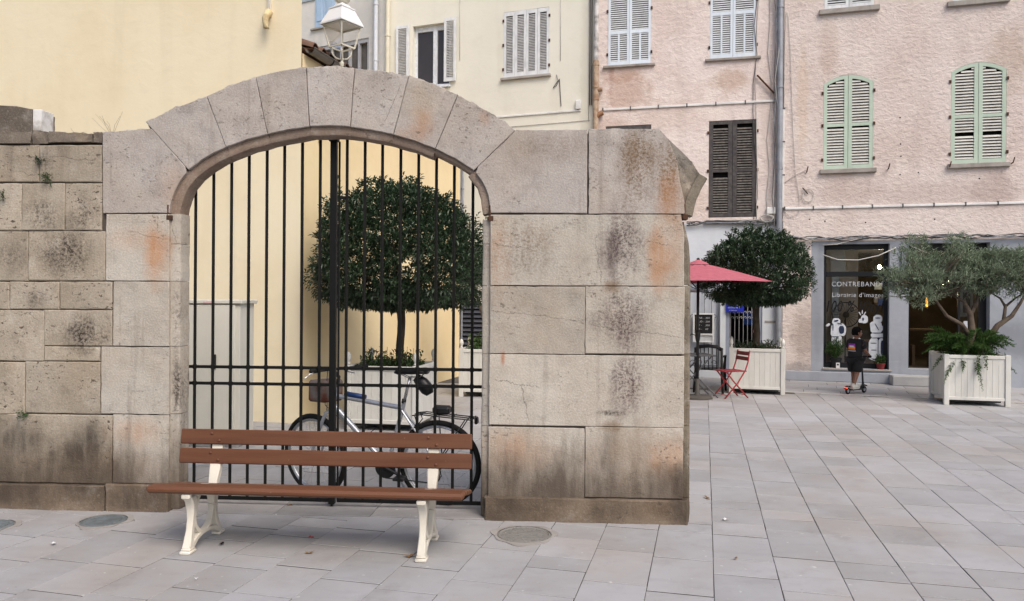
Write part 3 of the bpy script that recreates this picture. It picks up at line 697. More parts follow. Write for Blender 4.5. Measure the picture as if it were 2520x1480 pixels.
# seat: slats laid over a gently dished curve, front one rounded down
for (y, z, ti) in [(.012,.412,R(2)),(.122,.400,R(-9)),(.232,.377,R(-12)),(.332,.357,R(-11))]:
    slat('seat_slat', y, z, .102 if y > .05 else .108, .032 if y > .05 else .046, ti, X0, X1, .009 if y > .05 else .016)
LEAN = R(-9)
for (y, z) in [(.400,.545),(.420,.675)]:
    s = slat('back_slat', y, z, .030, .103, LEAN, X0+.005, X1-.005, .006)
    for sx in (0.0, BL):
        for (dx, dz) in ((-.035,.022),(.022,-.026)):
            MB().lathe([(.0105,0),(.0095,.004),(.005,.0062),(.0008,.007)], (0,0,0), 10).build('bolt_head', m_wood, s, True, loc=(sx+dx, -.015, dz), rot=(R(90),0,0))
def support(x):
    mb = MB(); T = .027
    def Tw(z): return .019+.011*min(1.0, abs(z-.17)/.16)+(.008 if z > .42 else 0)
    def strip(pts, ws):
        """cast member in the side plane: centre line with widths"""
        pts = [Vector((0,a,b)) for a, b in pts]; n = len(pts); l, r = [], []
        for i, p in enumerate(pts):
            t_ = (pts[min(i+1,n-1)]-pts[max(i-1,0)]).normalized(); nn = Vector((0,-t_.z,t_.y)); w_ = ws[i]/2
            l.append(p+nn*w_); r.append(p-nn*w_)
        vs = []; fs = []
        for i in range(n):
            T = Tw(pts[i].z)
            vs += [(x-T, l[i].y, l[i].z),(x+T, l[i].y, l[i].z),(x+T, r[i].y, r[i].z),(x-T, r[i].y, r[i].z)]
        for i in range(n-1):
            for q in range(4): fs.append((i*4+q, i*4+(q+1)%4, i*4+4+(q+1)%4, i*4+4+q))
        fs += [(0,1,2,3), tuple((n-1)*4+q for q in (3,2,1,0))]
        mb.add(vs, fs)
    # front leg, bowed
    strip([(.005,.025),(.018,.07),(.038,.14),(.052,.21),(.055,.27),(.045,.33),(.022,.365),(.012,.385)], [.060,.050,.044,.044,.048,.056,.066,.07])
    mb.bbox(x-T-.010, x+T+.010, -.038, .055, 0.0, .022, .006); mb.bbox(x-T-.004, x+T+.004, -.028, .045, .022, .036, .005)
    # rear leg running up into the back support
    strip([(.43,.025),(.405,.07),(.378,.14),(.362,.22),(.357,.30),(.372,.38),(.397,.46),(.420,.55),(.441,.66),(.449,.705)], [.050,.044,.042,.046,.052,.056,.046,.036,.032,.028])
    mb.bbox(x-T-.006, x+T+.006, .40, .478, 0.0, .022, .006)
    # low arched stretcher and the seat bearer
    strip([(.03,.045),(.10,.075),(.19,.088),(.28,.082),(.36,.062),(.42,.035)], [.05,.034,.028,.028,.034,.05])
    strip([(-.03,.368),(.05,.370),(.15,.358),(.25,.340),(.37,.326)], [.030,.034,.034,.036,.044])
    # oval ring between the legs
    strip([(.205+.135*math.cos(q), .235+.150*math.sin(q)) for q in [2*math.pi*i/24 for i in range(25)]], [.026]*25)
    me = mb.mesh('cast_support', m_castwhite)
    bm = bmesh.new(); bm.from_mesh(me); bmesh.ops.bevel(bm, geom=[e for e in bm.edges if len(e.link_faces) == 2 and e.calc_face_angle(0) > R(55)], offset=.006, segments=1, affect='EDGES', clamp_overlap=True)
    bm.to_mesh(me); bm.free(); me.polygons.foreach_set('use_smooth', [True]*len(me.polygons)); me.set_sharp_from_angle(angle=R(40))
    return meshobj('cast_support', me, None, bench)
support(0.0); support(BL)

# ================================================================== BICYCLE leaning inside the gate
rp = gp(1084,1245); fp = gp(770,1220); ax = fp-rp
bike = thing('bicycle', 'silver city bicycle with rear rack parked behind the gate bars', 'bicycle', rp, math.atan2(ax.y, ax.x))
bike.rotation_euler = (R(-4.5), 0, math.atan2(ax.y, ax.x)); WB = 1.10; RW = .345
def wheel(c, steer):
    M = Matrix.Translation(Vector(c)) @ Matrix.Rotation(steer, 4, 'Z')
    n = 48; circ = lambda r, y=0: [(r*math.cos(2*math.pi*k/n), y, r*math.sin(2*math.pi*k/n)) for k in range(n)]
    b = MB(M); b.tube(circ(RW-.040), [(.012,.012)]*n, 8, closed=True, ax=(0,1,0)); b.tube(circ(RW-.054), [(.009,.009)]*n, 8, closed=True, ax=(0,1,0))
    wh = b.build('wheel', m_chrome, bike, True)
    b = MB(M); b.tube(circ(RW-.021), .022, 10, closed=True, ax=(0,1,0)); b.build('tyre', m_rubber, wh, True)
    b = MB(M)
    for k in range(32):
        q = 2*math.pi*k/32; q2 = q+(.45 if k % 4 < 2 else -.45); y = .022 if k % 2 else -.022
        b.tube([(.022*math.cos(q2), y, .022*math.sin(q2)), ((RW-.055)*math.cos(q), 0, (RW-.055)*math.sin(q))], .0012, 4)
    b.build('spokes', m_chrome, wh)
    MB(M).lathe([(.008,-.06),(.013,-.055),(.013,-.03),(.026,-.026),(.026,-.020),(.014,-.016),(.014,.016),(.026,.020),(.026,.026),(.013,.03),(.013,.055),(.008,.06)], n=12, axis='Y').build('hub', m_chrome, wh, True)
    return wh, M
STEER = R(-16)
BB = Vector((.445,0,.295)); ST = Vector((.30,0,.785)); HT = Vector((.885,0,.885)); HB = Vector((.925,0,.755)); RH = Vector((0,0,RW)); FH = Vector((WB,0,RW))
wheel(RH, 0); 
Mst = Matrix.Translation(HB) @ Matrix.Rotation(STEER, 4, (HT-HB).normalized()) @ Matrix.Translation(-HB)
fh = Mst @ FH
wheel(fh, STEER)
b = MB()
b.tube([HT, HB], .021, 12); b.tube([HT+Vector((-.005,0,-.035)), ST+Vector((0,0,-.01))], [.018,.020], 12) ; b.tube([HB+Vector((-.005,0,.03)), BB], [.024,.021], 12)
b.tube([BB, ST+Vector((-.012,0,.04))], .017, 12); b.lathe([(.023,-.036),(.023,.036)], BB, 12, axis='Y')
for y in (-1, 1):
    b.tube([ST+Vector((.005,.012*y,-.03)), Vector((.12,.045*y,.52)), RH+Vector((0,.062*y,0))], [.010,.009,.008], 8)
    b.tube([BB+Vector((-.02,.025*y,0)), Vector((.22,.048*y,.315)), RH+Vector((0,.062*y,0))], [.012,.011,.009], 8)
b.build('frame', m_silver, bike, True, 40)
b = MB(); b.tube([ST.lerp(HT, .55)+Vector((0,-.001,.008)), ST.lerp(HT, .86)+Vector((0,-.001,.0))], .0205, 12); b.build('frame_decal', flat('blue_decal', (.02,.05,.16), .4), bike, True)
b = MB(Mst); fd = (FH-HB).normalized()
crown = HB+Vector((.015,0,-.03))
b.tube([HT+Vector((-.012,0,.03)), HB, crown], .015, 10)
for y in (-1, 1): b.tube([crown+Vector((0,.0,.005)), crown+Vector((.005,.052*y,-.02)), crown.lerp(FH,.5)+Vector((0,.058*y,0)), FH+Vector((-.005,.058*y,0))], [.015,.016,.014,.010], 8)
b.build('fork', m_silver, bike, True, 40)
b = MB(Mst); SB = HT+Vector((-.02,0,.06)); HBp = SB+Vector((.06,0,.12))
b.tube([SB, SB+Vector((-.01,0,.06)), HBp], .015, 8); b.tube([HBp+Vector((-.07,-.29,.01)), HBp+Vector((-.02,-.18,.0)), HBp, HBp+Vector((-.02,.18,0)), HBp+Vector((-.07,.29,.01))], .012, 8)
hb = b.build('handlebar', m_black, bike, True)
for y in (-1, 1):
    MB(Mst).tube([HBp+Vector((-.045,.22*y,.005)), HBp+Vector((-.085,.33*y,.012))], .017, 10).build('grip', m_rubber, hb, True)
    MB(Mst).tube([HBp+Vector((-.01,.17*y,-.01)), HBp+Vector((.05,.20*y,-.03)), HBp+Vector((.02,.29*y,-.055))], [.007,.006,.005], 6).build('brake_lever', m_chrome, hb, True)
b = MB(Mst); b.bbox(.90,1.09,-.115,.115,.80,.975,.018); b.build('handlebar_bag', mat('brown_and_grey_bag', (.14,.045,.025), (.20,.19,.18), rough=.7, scale=9), bike, True, 40)
b = MB(); SP = Vector((.232,0,1.025)); b.tube([ST, SP], .013, 10); b.build('seat_post', m_chrome, bike, True)
b = MB(); b.tube([ST+Vector((-.006,0,.03)), ST+Vector((-.013,0,.06))], .0185, 10); b.build('seat_clamp', m_black, bike, True)
sv = [(-.15,.060,.052),(-.12,.078,.056),(-.06,.072,.05),(0,.045,.046),(.06,.026,.044),(.11,.018,.040),(.135,.006,.03)]
b = MB(); b.tube([SP+Vector((x+.0,0,h)) for x, w_, h in sv], [(.024 if w_ > .01 else .006, w_) for x, w_, h in sv], 12); b.build('saddle', m_black, bike, True)
b = MB()
for y in (-.02,.02): b.tube([SP+Vector((.09,y*.5,.03)), SP+Vector((.02,y,.0)), SP+Vector((-.09,y,.005)), SP+Vector((-.12,y,.035))], .0035, 6)
b.build('saddle_rails', m_chrome, bike, True)
b = MB(); b.tube([SP+Vector((-.05,0,-.0)), SP+Vector((-.10,0,-.045)), SP+Vector((-.145,0,-.095)), SP+Vector((-.165,0,-.13))], [(.035,.03),(.055,.045),(.055,.045),(.03,.03)], 10); b.build('saddle_bag', m_black, bike, True)
# rear rack
b = MB(); zr_ = .735
for y in (-.055, 0, .055): b.tube([(.20,y,zr_-.005),(.12,y,zr_+.005),(-.30,y,zr_-.02)], .005, 6)
for x in (.13, 0, -.13, -.29): b.tube([(x,-.055,zr_+.003-.05*max(0,-x)),(x,.055,zr_+.003-.05*max(0,-x))], .0045, 6)
for y in (-.06, .06): b.tube([(.02,y,zr_),(-.0,y,RW+.02)], .005, 6); b.tube([(-.24,y,zr_-.015),(-.005,y,RW+.03)], .005, 6); b.tube([(.18,y,zr_),(.16,y,.68),(.20,y*.5,.62)], .0045, 6)
b.build('rear_rack', m_black, bike, True)
MB().bbox(-.10,.04,-.045,.045,zr_+.008,zr_+.07,.015).build('rack_bag', m_black, bike)
MB().bbox(-.325,-.30,-.025,.025,zr_-.06,zr_-.005,.008).build('rear_reflector', m_black, bike)
# drive train
b = MB(); b.lathe([(.002,.046),(.085,.046),(.088,.049),(.085,.052),(.002,.052)], BB*1.0, 28, axis='Y')
for y, a in ((1,R(200)),(-1,R(20))):
    q = BB+Vector((.165*math.cos(a), .075*y, .165*math.sin(a))); b.tube([BB+Vector((0,.05*y,0)), q], [.014,.011], 8)
b.build('crankset', m_black, bike)
for y, a in ((1,R(200)),(-1,R(20))):
    q = BB+Vector((.165*math.cos(a), .075*y, .165*math.sin(a))); MB().bbox(q.x-.045,q.x+.045,q.y+(.0 if y>0 else -.09),q.y+(.09 if y>0 else 0),q.z-.012,q.z+.012,.004).build('pedal', m_black, bike)
b = MB(); b.tube([BB+Vector((0,.049,.085)), Vector((0,.049,RW+.04))], .005, 5); b.tube([BB+Vector((0,.049,-.085)), Vector((.03,.049,RW-.15)), Vector((-.03,.049,RW-.09)),Vector((-.02,.049,RW-.04))], .005, 5)
b.lathe([(.012,.04),(.045,.04),(.03,.058),(.012,.058)], RH, 20, axis='Y'); b.build('chain', m_black, bike)
b = MB(); b.tube([Vector((-.005,.075,RW-.03)), Vector((-.02,.075,RW-.10)), Vector((.035,.075,RW-.17))], .013, 6); b.lathe([(.028,.066),(.028,.08)], Vector((.03,0,RW-.165)), 12, axis='Y'); b.build('derailleur', m_black, bike)
b = MB(); b.tube([BB+Vector((-.03,-.03,-.01)), Vector((.33,-.14,.02))], [.011,.009], 8); b.build('kickstand', m_silver, bike)
b = MB(); b.tube([HBp+Vector((0,.05,0)), HT+Vector((.07,.03,.02)), HB+Vector((.05,.02,.02)), HB.lerp(BB,.2)+Vector((.03,0,.0))], .003, 5); b.tube([HBp+Vector((0,-.05,0)), HT+Vector((.09,-.03,-.0)), HB+Vector((.06,-.02,-.06)), crown+Vector((.04,0,-.03))], .003, 5); b.build('brake_cable', m_black, bike)
b = MB(); q = HB.lerp(BB,.62)+Vector((.0,0,.03)); b.tube([q+Vector((.05,0,.03)), q+Vector((-.06,0,-.01)), q+Vector((-.13,0,.06)), q+Vector((-.10,0,.11)), q+Vector((-.03,.03,.05)), q+Vector((.03,0,.045))], .004, 5); b.build('bottle_cage', m_black, bike)

# ================================================================== UTILITY CABINET in the yard
cp0 = gp(452,1100); cabf = Frame(cp0.x, cp0.y, R(-1.5))
cab = thing('utility_cabinet', 'tall pale grey metal utility cabinet against the yellow wall behind the gate', 'cabinet', cp0-Vector((.35,0,0)), cabf.ang)
m_cab = mat('pale_grey_cabinet_paint', (.66,.645,.575), (.61,.595,.525), rough=.5, scale=1.5, bscale=80, bump=.04)
cw = .35+cabf.u(591, 900); ch = cabf.z(520, 741)
MB().bbox(0, cw, .0, .42, .05, ch-.03, .004).build('body', m_cab, cab)
MB().bbox(-.02, cw+.03, -.03, .45, ch-.03, ch+.012, .006).build('lid', m_cab, cab)
MB().bbox(.02, cw-.02, .02, .40, -.0, .05, .004).build('base', mat('concrete_base', (.42,.41,.40), rough=.9), cab)
sm = .35+cabf.u(525,900)
for a, bq in ((.012, sm-.003), (sm+.003, cw-.05)): MB().bbox(a, bq, -.018, -.001, .07, ch-.045, .004).build('door', m_cab, cab)
MB().bbox(sm+.02, sm+.045, -.045, -.018, .86, 1.02, .006).build('handle', m_black, cab)
MB().bbox(sm-.10, sm+.02, -.0335, -.0302, ch-.022, ch-.004, .001).build('maker_plate', flat('white_red_plate', (.7,.5,.5), .4), cab)
# ================================================================== YELLOW HOUSE behind the wall
m_yellow = plaster('yellow_render', (.805,.71,.515), (.755,.65,.45), .10, 3.0, streak=.16, fine=.08,
    stains=[(YA.u(15,400), YA.z(15,400), .35, .40, .55, (.62,.52,.36)), (YA.u(30,460), YA.z(30,460), .5, .14, .35, (.50,.40,.26)), (YA.u(680,100), YA.z(680,100), .25, .5, .12, (.6,.48,.28))])
yh = thing('yellow_house', 'yellow rendered house behind the stone wall and gate', 'house', (YC.x, YC.y, 0), YA.ang)
HA = 7.6
MB().add([(-14,0,0),(0,0,0),(0,0,HA),(-14,0,HA),(-14,7,0),(-14,7,HA),(-5.6,7,0),(-5.6,7,HA)], [(0,1,2,3),(0,3,5,4),(3,2,7,5),(1,6,7,2),(4,5,7,6)]).build('wall', m_yellow, yh)
HB_ = 4.83
MB().box(-3.0, .0, .02, 6.3, HB_-.5, HB_-.499)  # (kept inside the volume)
# low wing along the alley: the gable wall steps back from the eaves
yb = 6.45
yw = thing('yellow_wing', 'low yellow wing with gutter and clay roof tiles along the alley behind the gate', 'house', (YC.x, YC.y, 0), YB.ang)
# in this frame x runs away from the camera, y runs into the wing
m_yellow2 = plaster('yellow_render_wing', (.82,.675,.42), (.765,.61,.36), .12, 3.0, streak=.14, fine=.08)
MB().add([(.012,-.004,0),(yb,-.004,0),(yb,-.004,HB_),(.012,-.004,HB_),(yb,4,0),(yb,4,HB_+1.2),(.012,4,HB_+1.2)], [(0,1,2,3),(1,4,5,2),(3,2,5,6)]).build('wall', m_yellow2, yw)
gz = YB.z(790, 140, -.12)
b = MB()
N = 10
for (r, fl) in ((.07,1),(.064,-1)):
    vs = []
    for x in (.02, yb):
        for k in range(N+1): q = math.pi+math.pi*k/N; vs.append((x, -.105+r*math.cos(q), gz+.03+r*math.sin(q)))
    b.add(vs, [(k, k+1, N+2+k, N+1+k) for k in range(N)])
b.tube([(.02,-.178,gz+.03),(yb,-.178,gz+.03)], .009, 6); b.build('gutter', mat('brown_zinc_gutter', (.21,.19,.165), (.15,.135,.12), rough=.5, metal=.3), yw, True, 40)
for x in (.55, 1.35, 2.15, 2.95, 3.75): MB().tube([(x, -.105+.076*math.cos(q), gz+.03+.076*math.sin(q)) for q in [math.pi+math.pi*k/8 for k in range(9)]], .006, 4).build('gutter_bracket', m_iron, yw)
m_tile = mat('clay_roof_tile', (.17,.095,.065), (.11,.078,.062), rough=.9, scale=7, bscale=40, bump=.4, rand=.3)
me = None
def tilemesh():
    vs = []; n = 8
    for (y, r) in ((-.14,.085),(.34,.105)):
        for rr in (r, r-.014):
            for k in range(n+1): q = math.pi*k/n; vs.append((rr*math.cos(q), y, rr*math.sin(q)+y*.32))
    m = n+1; fs = []
    for k in range(n): fs += [(k,k+1,2*m+k+1,2*m+k),(m+k,3*m+k,3*m+k+1,m+k+1),(k,m+k,m+k+1,k+1)]
    mb = MB(); mb.add(vs, fs); return mb.mesh('roof_tile', m_tile, True, 40)
me = tilemesh()
for i in range(28):
    x = .16+i*.225
    for j in range(3): meshobj('roof_tile', me, None, yw, (x+random.uniform(-.01,.01), .02+j*.38, gz+.10+j*.135), (0,0,random.uniform(-.04,.04)))
MB().box(.08, yb, -.10, 3.9, gz+.045, gz+.05).build('roof_deck', mat('clay_channel', (.20,.10,.065), rough=.9), yw)
# broken lamp bracket on the yellow wall
u, z = YA.uz(663, 40)
b = MB(); b.bbox(u-.02,u+.03,-.03,.0,z+.03,z+.6,.004); b.build('bracket_plate', m_castwhite, yh)
MB().tube([(u+.005,-.02,z+.05),(u+.005,-.10,z-.06),(u+.03,-.13,z-.20),(u+.06,-.10,z-.20)], [.05,.045,.03,.012], 8).build('broken_bracket', mat('chipped_yellow_bracket', (.66,.55,.32), (.4,.3,.16), rough=.7, scale=9), yh, True)

# ================================================================== WALL LANTERN on the wing
LD = 10.35; lb = dp(841,158,LD); m_lamp = mat('cream_lantern_paint', (.72,.69,.58), (.66,.62,.50), rough=.4, scale=5)
lant = thing('wall_lantern', 'cream four sided street lantern above the arch', 'street lamp', lb, R(-34))
kx = LD/F
def frus(b, z0, h0, z1, h1, t=None):
    b.add([(-h0,-h0,z0),(h0,-h0,z0),(h0,h0,z0),(-h0,h0,z0),(-h1,-h1,z1),(h1,-h1,z1),(h1,h1,z1),(-h1,h1,z1)], [(0,3,2,1),(4,5,6,7),(0,1,5,4),(1,2,6,5),(2,3,7,6),(3,0,4,7)])
zb0, zb1, zt0, zt1 = 28*kx, 40*kx, 92*kx, 100*kx      # bottom frame and roof edge heights
hb0, ht0 = .118, .172
b = MB(); b.lathe([(.005,-.05),(.025,-.045),(.022,-.02),(.032,.0),(.030,.02),(.012,.035),(.02,.05),(.035,.07),(.008,.075)], n=14)
for sx in (-1,1):
    for sy in (-1,1): b.tube([(0,0,.06),(.05*sx,.05*sy,.07),(.085*sx,.085*sy,.12),(hb0*.8*sx,hb0*.8*sy,zb1-.005)], .010, 8)
b.build('stem', m_lamp, lant, True)
b = MB()
for sx, sy, ex, ey in ((-1,-1,1,-1),(1,-1,1,1),(1,1,-1,1),(-1,1,-1,-1)):
    b.tube([(hb0*sx,hb0*sy,zb1),(hb0*ex,hb0*ey,zb1)], .013, 4); b.tube([(hb0*sx,hb0*sy,zb1),(ht0*sx,ht0*sy,zt0)], .011, 4); b.tube([(ht0*sx,ht0*sy,zt0),(ht0*ex,ht0*ey,zt0)], .012, 4)
b.build('cage', m_lamp, lant)
m_lampwhite = mat('white_lantern_roof', (.78,.78,.78), (.72,.72,.72), rough=.4)
b = MB(); frus(b, zt0+.01, .205, zt0+.03, .205); frus(b, zt0+.03, .200, zt0+.225, .115); frus(b, zt0+.225, .125, zt0+.24, .125); frus(b, zt0+.24, .10, zt0+.30, .055); b.build('roof', m_lampwhite, lant)
MB().lathe([(.03,zt0+.30),(.045,zt0+.31),(.10,zt0+.345),(.105,zt0+.37),(.02,zt0+.375)], n=16).build('finial', m_lamp, lant, True)
b = MB(); h0, h1 = hb0-.008, ht0-.008
for q in range(4):
    M4 = Matrix.Rotation(q*math.pi/2, 3, 'Z'); b.add([M4 @ Vector(p) for p in [(-h0,-h0,zb1+.012),(h0,-h0,zb1+.012),(h1,-h1,zt0-.008),(-h1,-h1,zt0-.008)]], [(0,1,2,3)])
b.build('pane', m_lampglass, lant)
wl = YB.local(lb); wp = YB.world(wl.x+.05, -.01, lb.z-.62); d_ = Matrix.Rotation(R(34),4,'Z') @ (wp-lb)
b = MB(); b.tube([(0,0,-.04),(0,0,-.30),d_*.5+Vector((0,0,-.18)),d_], .018, 8); b.tube([d_*.95,d_*.6+Vector((0,0,-.30)),d_+Vector((0,0,-.32))], .012, 6); b.bbox(d_.x-.04,d_.x+.04,d_.y-.02,d_.y+.02,d_.z-.4,d_.z+.1,.005)
b.build('wall_bracket', m_lamp, lant, True)
# ================================================================== HOUSE HELPERS
def rect(Fr, x0, y0, x1, y1, v=0.0):
    a, b = Fr.uz((x0), (y1), v), Fr.uz((x1), (y0), v)
    c, d = Fr.uz(x0, y0, v), Fr.uz(x1, y1, v)
    return ((a[0]+c[0])/2, (b[0]+d[0])/2, (a[1]+d[1])/2, (b[1]+c[1])/2)
def facade(name, root, m, u0, u1, z0, z1, holes, deep=7.0, rev=.22, m_rev=None, arches=()):
    """front wall with real openings and reveals, closed behind by side walls, back and top"""
    us = sorted(set([u0,u1]+[h[0] for h in holes]+[h[1] for h in holes])); zs = sorted(set([z0,z1]+[h[2] for h in holes]+[h[3] for h in holes]))
    us = [u for u in us if u0 <= u <= u1]; zs = [z for z in zs if z0 <= z <= z1]
    b = MB(); vi = {}; vs, fs = [], []
    def V(u, v, z):
        k = (round(u,5), round(v,5), round(z,5))
        if k not in vi: vi[k] = len(vs); vs.append(k)
        return vi[k]
    for ua, ub in zip(us, us[1:]):
        for za, zb in zip(zs, zs[1:]):
            cu, cz = (ua+ub)/2, (za+zb)/2
            if any(h[0] < cu < h[1] and h[2] < cz < h[3] for h in holes): continue
            fs.append((V(ua,0,za), V(ub,0,za), V(ub,0,zb), V(ua,0,zb)))
    for h in holes:
        a, c, e, f = h[:4]; r = h[4] if len(h) > 4 else rev
        for q in ([(a,0,e),(a,0,f),(a,r,f),(a,r,e)], [(c,0,e),(c,r,e),(c,r,f),(c,0,f)], [(a,0,f),(c,0,f),(c,r,f),(a,r,f)], [(a,0,e),(a,r,e),(c,r,e),(c,0,e)]):
            fs.append(tuple(V(*p) for p in q))
    for (a, c, zs_, zt) in arches:      # spandrels that turn a square head into a segmental one
        n = 12; cu = (a+c)/2
        for k in range(n):
            ua, ub = a+(c-a)*k/n, a+(c-a)*(k+1)/n
            f_ = lambda u: zs_+(zt-zs_)*(1-((u-cu)/((c-a)/2))**2)
            if k == 0: fs.append((V(ua,0,f_(ua)), V(ub,0,f_(ub)), V(ub,0,zt), V(ua,0,zt)))
            else: fs.append((V(ua,0,f_(ua)), V(ub,0,f_(ub)), V(ub,0,zt), V(ua,0,zt)))
            fs.append((V(ua,0,f_(ua)), V(ua,.12,f_(ua)), V(ub,.12,f_(ub)), V(ub,0,f_(ub))))
    for q in ([(u0,0,z0),(u0,0,z1),(u0,deep,z1),(u0,deep,z0)], [(u1,0,z0),(u1,deep,z0),(u1,deep,z1),(u1,0,z1)], [(u0,0,z1),(u1,0,z1),(u1,deep,z1),(u0,deep,z1)], [(u0,deep,z0),(u0,deep,z1),(u1,deep,z1),(u1,deep,z0)]):
        fs.append(tuple(V(*p) for p in q))
    me = bpy.data.meshes.new(name); me.from_pydata(vs, [], fs); me.materials.append(m)
    me.update(); return meshobj(name, me, None, root)
def sill(root, m, u0, u1, z, t=.07, out=.06, over=.07):
    return MB().bbox(u0-over, u1+over, -out, .10, z-t, z, .008).build('window_sill', m, root)
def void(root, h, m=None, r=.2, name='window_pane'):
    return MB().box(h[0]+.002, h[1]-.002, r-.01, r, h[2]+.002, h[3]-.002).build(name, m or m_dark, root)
def leaf(root, u0, u1, z0, z1, v, m, ms, rails=(), cols=1, stile=.055, rail=.075, pitch=.045, th=.035, arch=None, single=False, tilt=54, missing=(), swing=0.0, wob=0.0):
    """louvred shutter leaf; arch=(cu, half, zs, zt) bends its head"""
    W_, H_ = u1-u0, z1-z0
    rt_loc = (u0, v, z0); b = MB()
    def head(x):
        if not arch: return H_
        cu, hw, zs_, zt = arch; return zs_+(zt-zs_)*(1-((u0+x-cu)/hw)**2)-z0
    def bar(xa, xb): 
        n = 5; vs = []
        for k in range(n+1):
            x = xa+(xb-xa)*k/n; vs += [(x,0,head(x)-rail),(x,0,head(x)),(x,th,head(x)),(x,th,head(x)-rail)]
        fs = []
        for k in range(n):
            for q in range(4): fs.append((k*4+q, k*4+(q+1)%4, k*4+4+(q+1)%4, k*4+4+q))
        fs += [(0,1,2,3), tuple(n*4+q for q in (3,2,1,0))]
        b.add(vs, fs)
    bar(stile, W_-stile)
    for xa in (0.0, W_-stile):
        b.add([(xa,0,0),(xa+stile,0,0),(xa+stile,th,0),(xa,th,0),(xa,0,head(xa)),(xa+stile,0,head(xa+stile)),(xa+stile,th,head(xa+stile)),(xa,th,head(xa))], [(0,3,2,1),(4,5,6,7),(0,1,5,4),(1,2,6,5),(2,3,7,6),(3,0,4,7)])
    b.box(stile, W_-stile, .001, th-.001, 0.0, rail)
    rz = sorted([r-z0 for r in rails])
    for r in rz: b.box(stile, W_-stile, .001, th-.001, r-rail*.42, r+rail*.42)
    secs = []; zlo = rail
    for r in rz: secs.append((zlo, r-rail*.42)); zlo = r+rail*.42
    secs.append((zlo, None))
    spans = {}
    for si, (za, zb) in enumerate(secs):
        nc = cols[si] if isinstance(cols, (list, tuple)) else cols
        iw = (W_-2*stile-(nc-1)*stile*.8)/nc
        for c_ in range(nc):
            xa = stile+c_*(iw+stile*.8); spans.setdefault(si, []).append((xa, xa+iw))
            if c_ < nc-1: b.box(xa+iw, xa+iw+stile*.8, .001, th-.001, za, (zb if zb else H_-rail))
    o = b.build('shutter', m, root, loc=rt_loc, rot=(0,0,swing))
    sl = MB(); cache = {}
    for si, (za, zb) in enumerate(secs):
        for (xa, xb) in spans[si]:
            z = za+pitch*.5
            while True:
                lim = zb if zb else min(head(xa), head(xb))-rail
                lim_hi = zb if zb else max(head(xa), head(xb))-rail
                if z > lim_hi-pitch*.3: break
                x_a, x_b = xa, xb
                if not zb and arch and z > lim-pitch*.3:     # shorten under the curved head
                    while x_a < x_b and head(x_a)-rail < z+pitch*.3: x_a += .01
                    while x_b > x_a and head(x_b)-rail < z+pitch*.3: x_b -= .01
                    if x_b-x_a < .04: break
                if not any(abs(z0+z-q) < pitch*.6 and xa < q2 < xb for q, q2 in missing):
                    tt = R(tilt)+(random.uniform(-wob, wob) if wob else 0); hh = pitch*.86
                    dy, dz = math.cos(tt)*hh, math.sin(tt)*hh*1.0
                    ny, nz = -math.sin(tt)*.004, math.cos(tt)*.004
                    vs = []
                    for x in (x_a+.002, x_b-.002):
                        for (s_, n_) in ((-1,-1),(1,-1),(1,1),(-1,1)): vs.append((x, th*.5+s_*dy*.5+n_*ny, s_*dz*.5+n_*nz))
                    fs = [(0,1,2,3),(7,6,5,4)]+[(q, 4+q, 4+(q+1)%4, (q+1)%4) for q in range(4)]
                    if single:
                        key = (round(x_a,3), round(x_b,3), round(tt,3))
                        if key not in cache:
                            mm = MB(); mm.add(vs, fs); cache[key] = mm.mesh('slat', ms)
                        meshobj('slat', cache[key], None, o, (0,0,z))
                    else: sl.add([(x,y,zz+z) for x,y,zz in vs], fs)
                z += pitch
    if not single and sl.v: tag(sl.build('slats', ms, o), kind='stuff')
    return o
def hinges(root, u, zs, v, s=1):
    for z in zs: MB().box(u-.02, u+.02, v-.02, v+.01, z-.03, z+.03).build('hinge', m_rust, root)
def pipe(root, pts, r, m, name='downpipe', bands=()):
    b = MB(); b.tube(pts, r, 12)
    for z in bands: b.lathe([(r+.012,z-.02),(r+.012,z+.02)], (pts[0][0], pts[0][1], 0), 12)
    return b.build(name, m, root, True, 50)
def sag(a, b, s, n=10): 
    a, b = Vector(a), Vector(b); return [a.lerp(b, i/n)+Vector((0,0,-4*s*(i/n)*(1-i/n))) for i in range(n+1)]
def wire(root, pts, r=.008, m=None, name='cable'): return MB().tube(pts, r, 5).build(name, m or m_cable, root, True)
m_sill = mat('grey_stone_sill', (.40,.37,.34), (.28,.255,.23), rough=.9, bscale=40, bump=.3, grime=.5)
m_wshut = mat('chalky_white_shutter', (.76,.78,.80), (.64,.66,.69), rough=.6, scale=6, grime=.3)
m_wslat = mat('grey_white_slat', (.56,.56,.56), (.42,.42,.42), rough=.7, scale=9)
m_bshut = mat('pale_blue_shutter', (.72,.79,.87), (.66,.74,.83), rough=.55, scale=5, grime=.15)
m_bslat = mat('pale_blue_slat', (.64,.66,.68), (.54,.55,.56), rough=.6, scale=9)
m_gshut = mat('mint_green_shutter', (.52,.625,.52), (.475,.585,.48), rough=.6, scale=5, grime=.15)
m_gslat = mat('pale_grey_green_slat', (.60,.595,.55), (.50,.49,.45), rough=.7, scale=9)
m_oshut = mat('weathered_dark_wood', (.062,.056,.058), (.105,.097,.095), rough=.9, scale=14, bscale=60, bump=.4, grime=.4)
m_oslat = mat('weathered_slat', (.155,.14,.128), (.075,.068,.064), rough=.95, scale=16, bscale=60, bump=.4)
m_upvc = flat('white_window_frame', (.72,.75,.80), .35)
m_winglass = (lambda t: t.fin(t.mix(t.noise(t.tc.outputs['Object'], 1.5, 3), (.028,.024,.024), (.055,.045,.045)), .12, None, .5))(NT('dark_window_glass'))

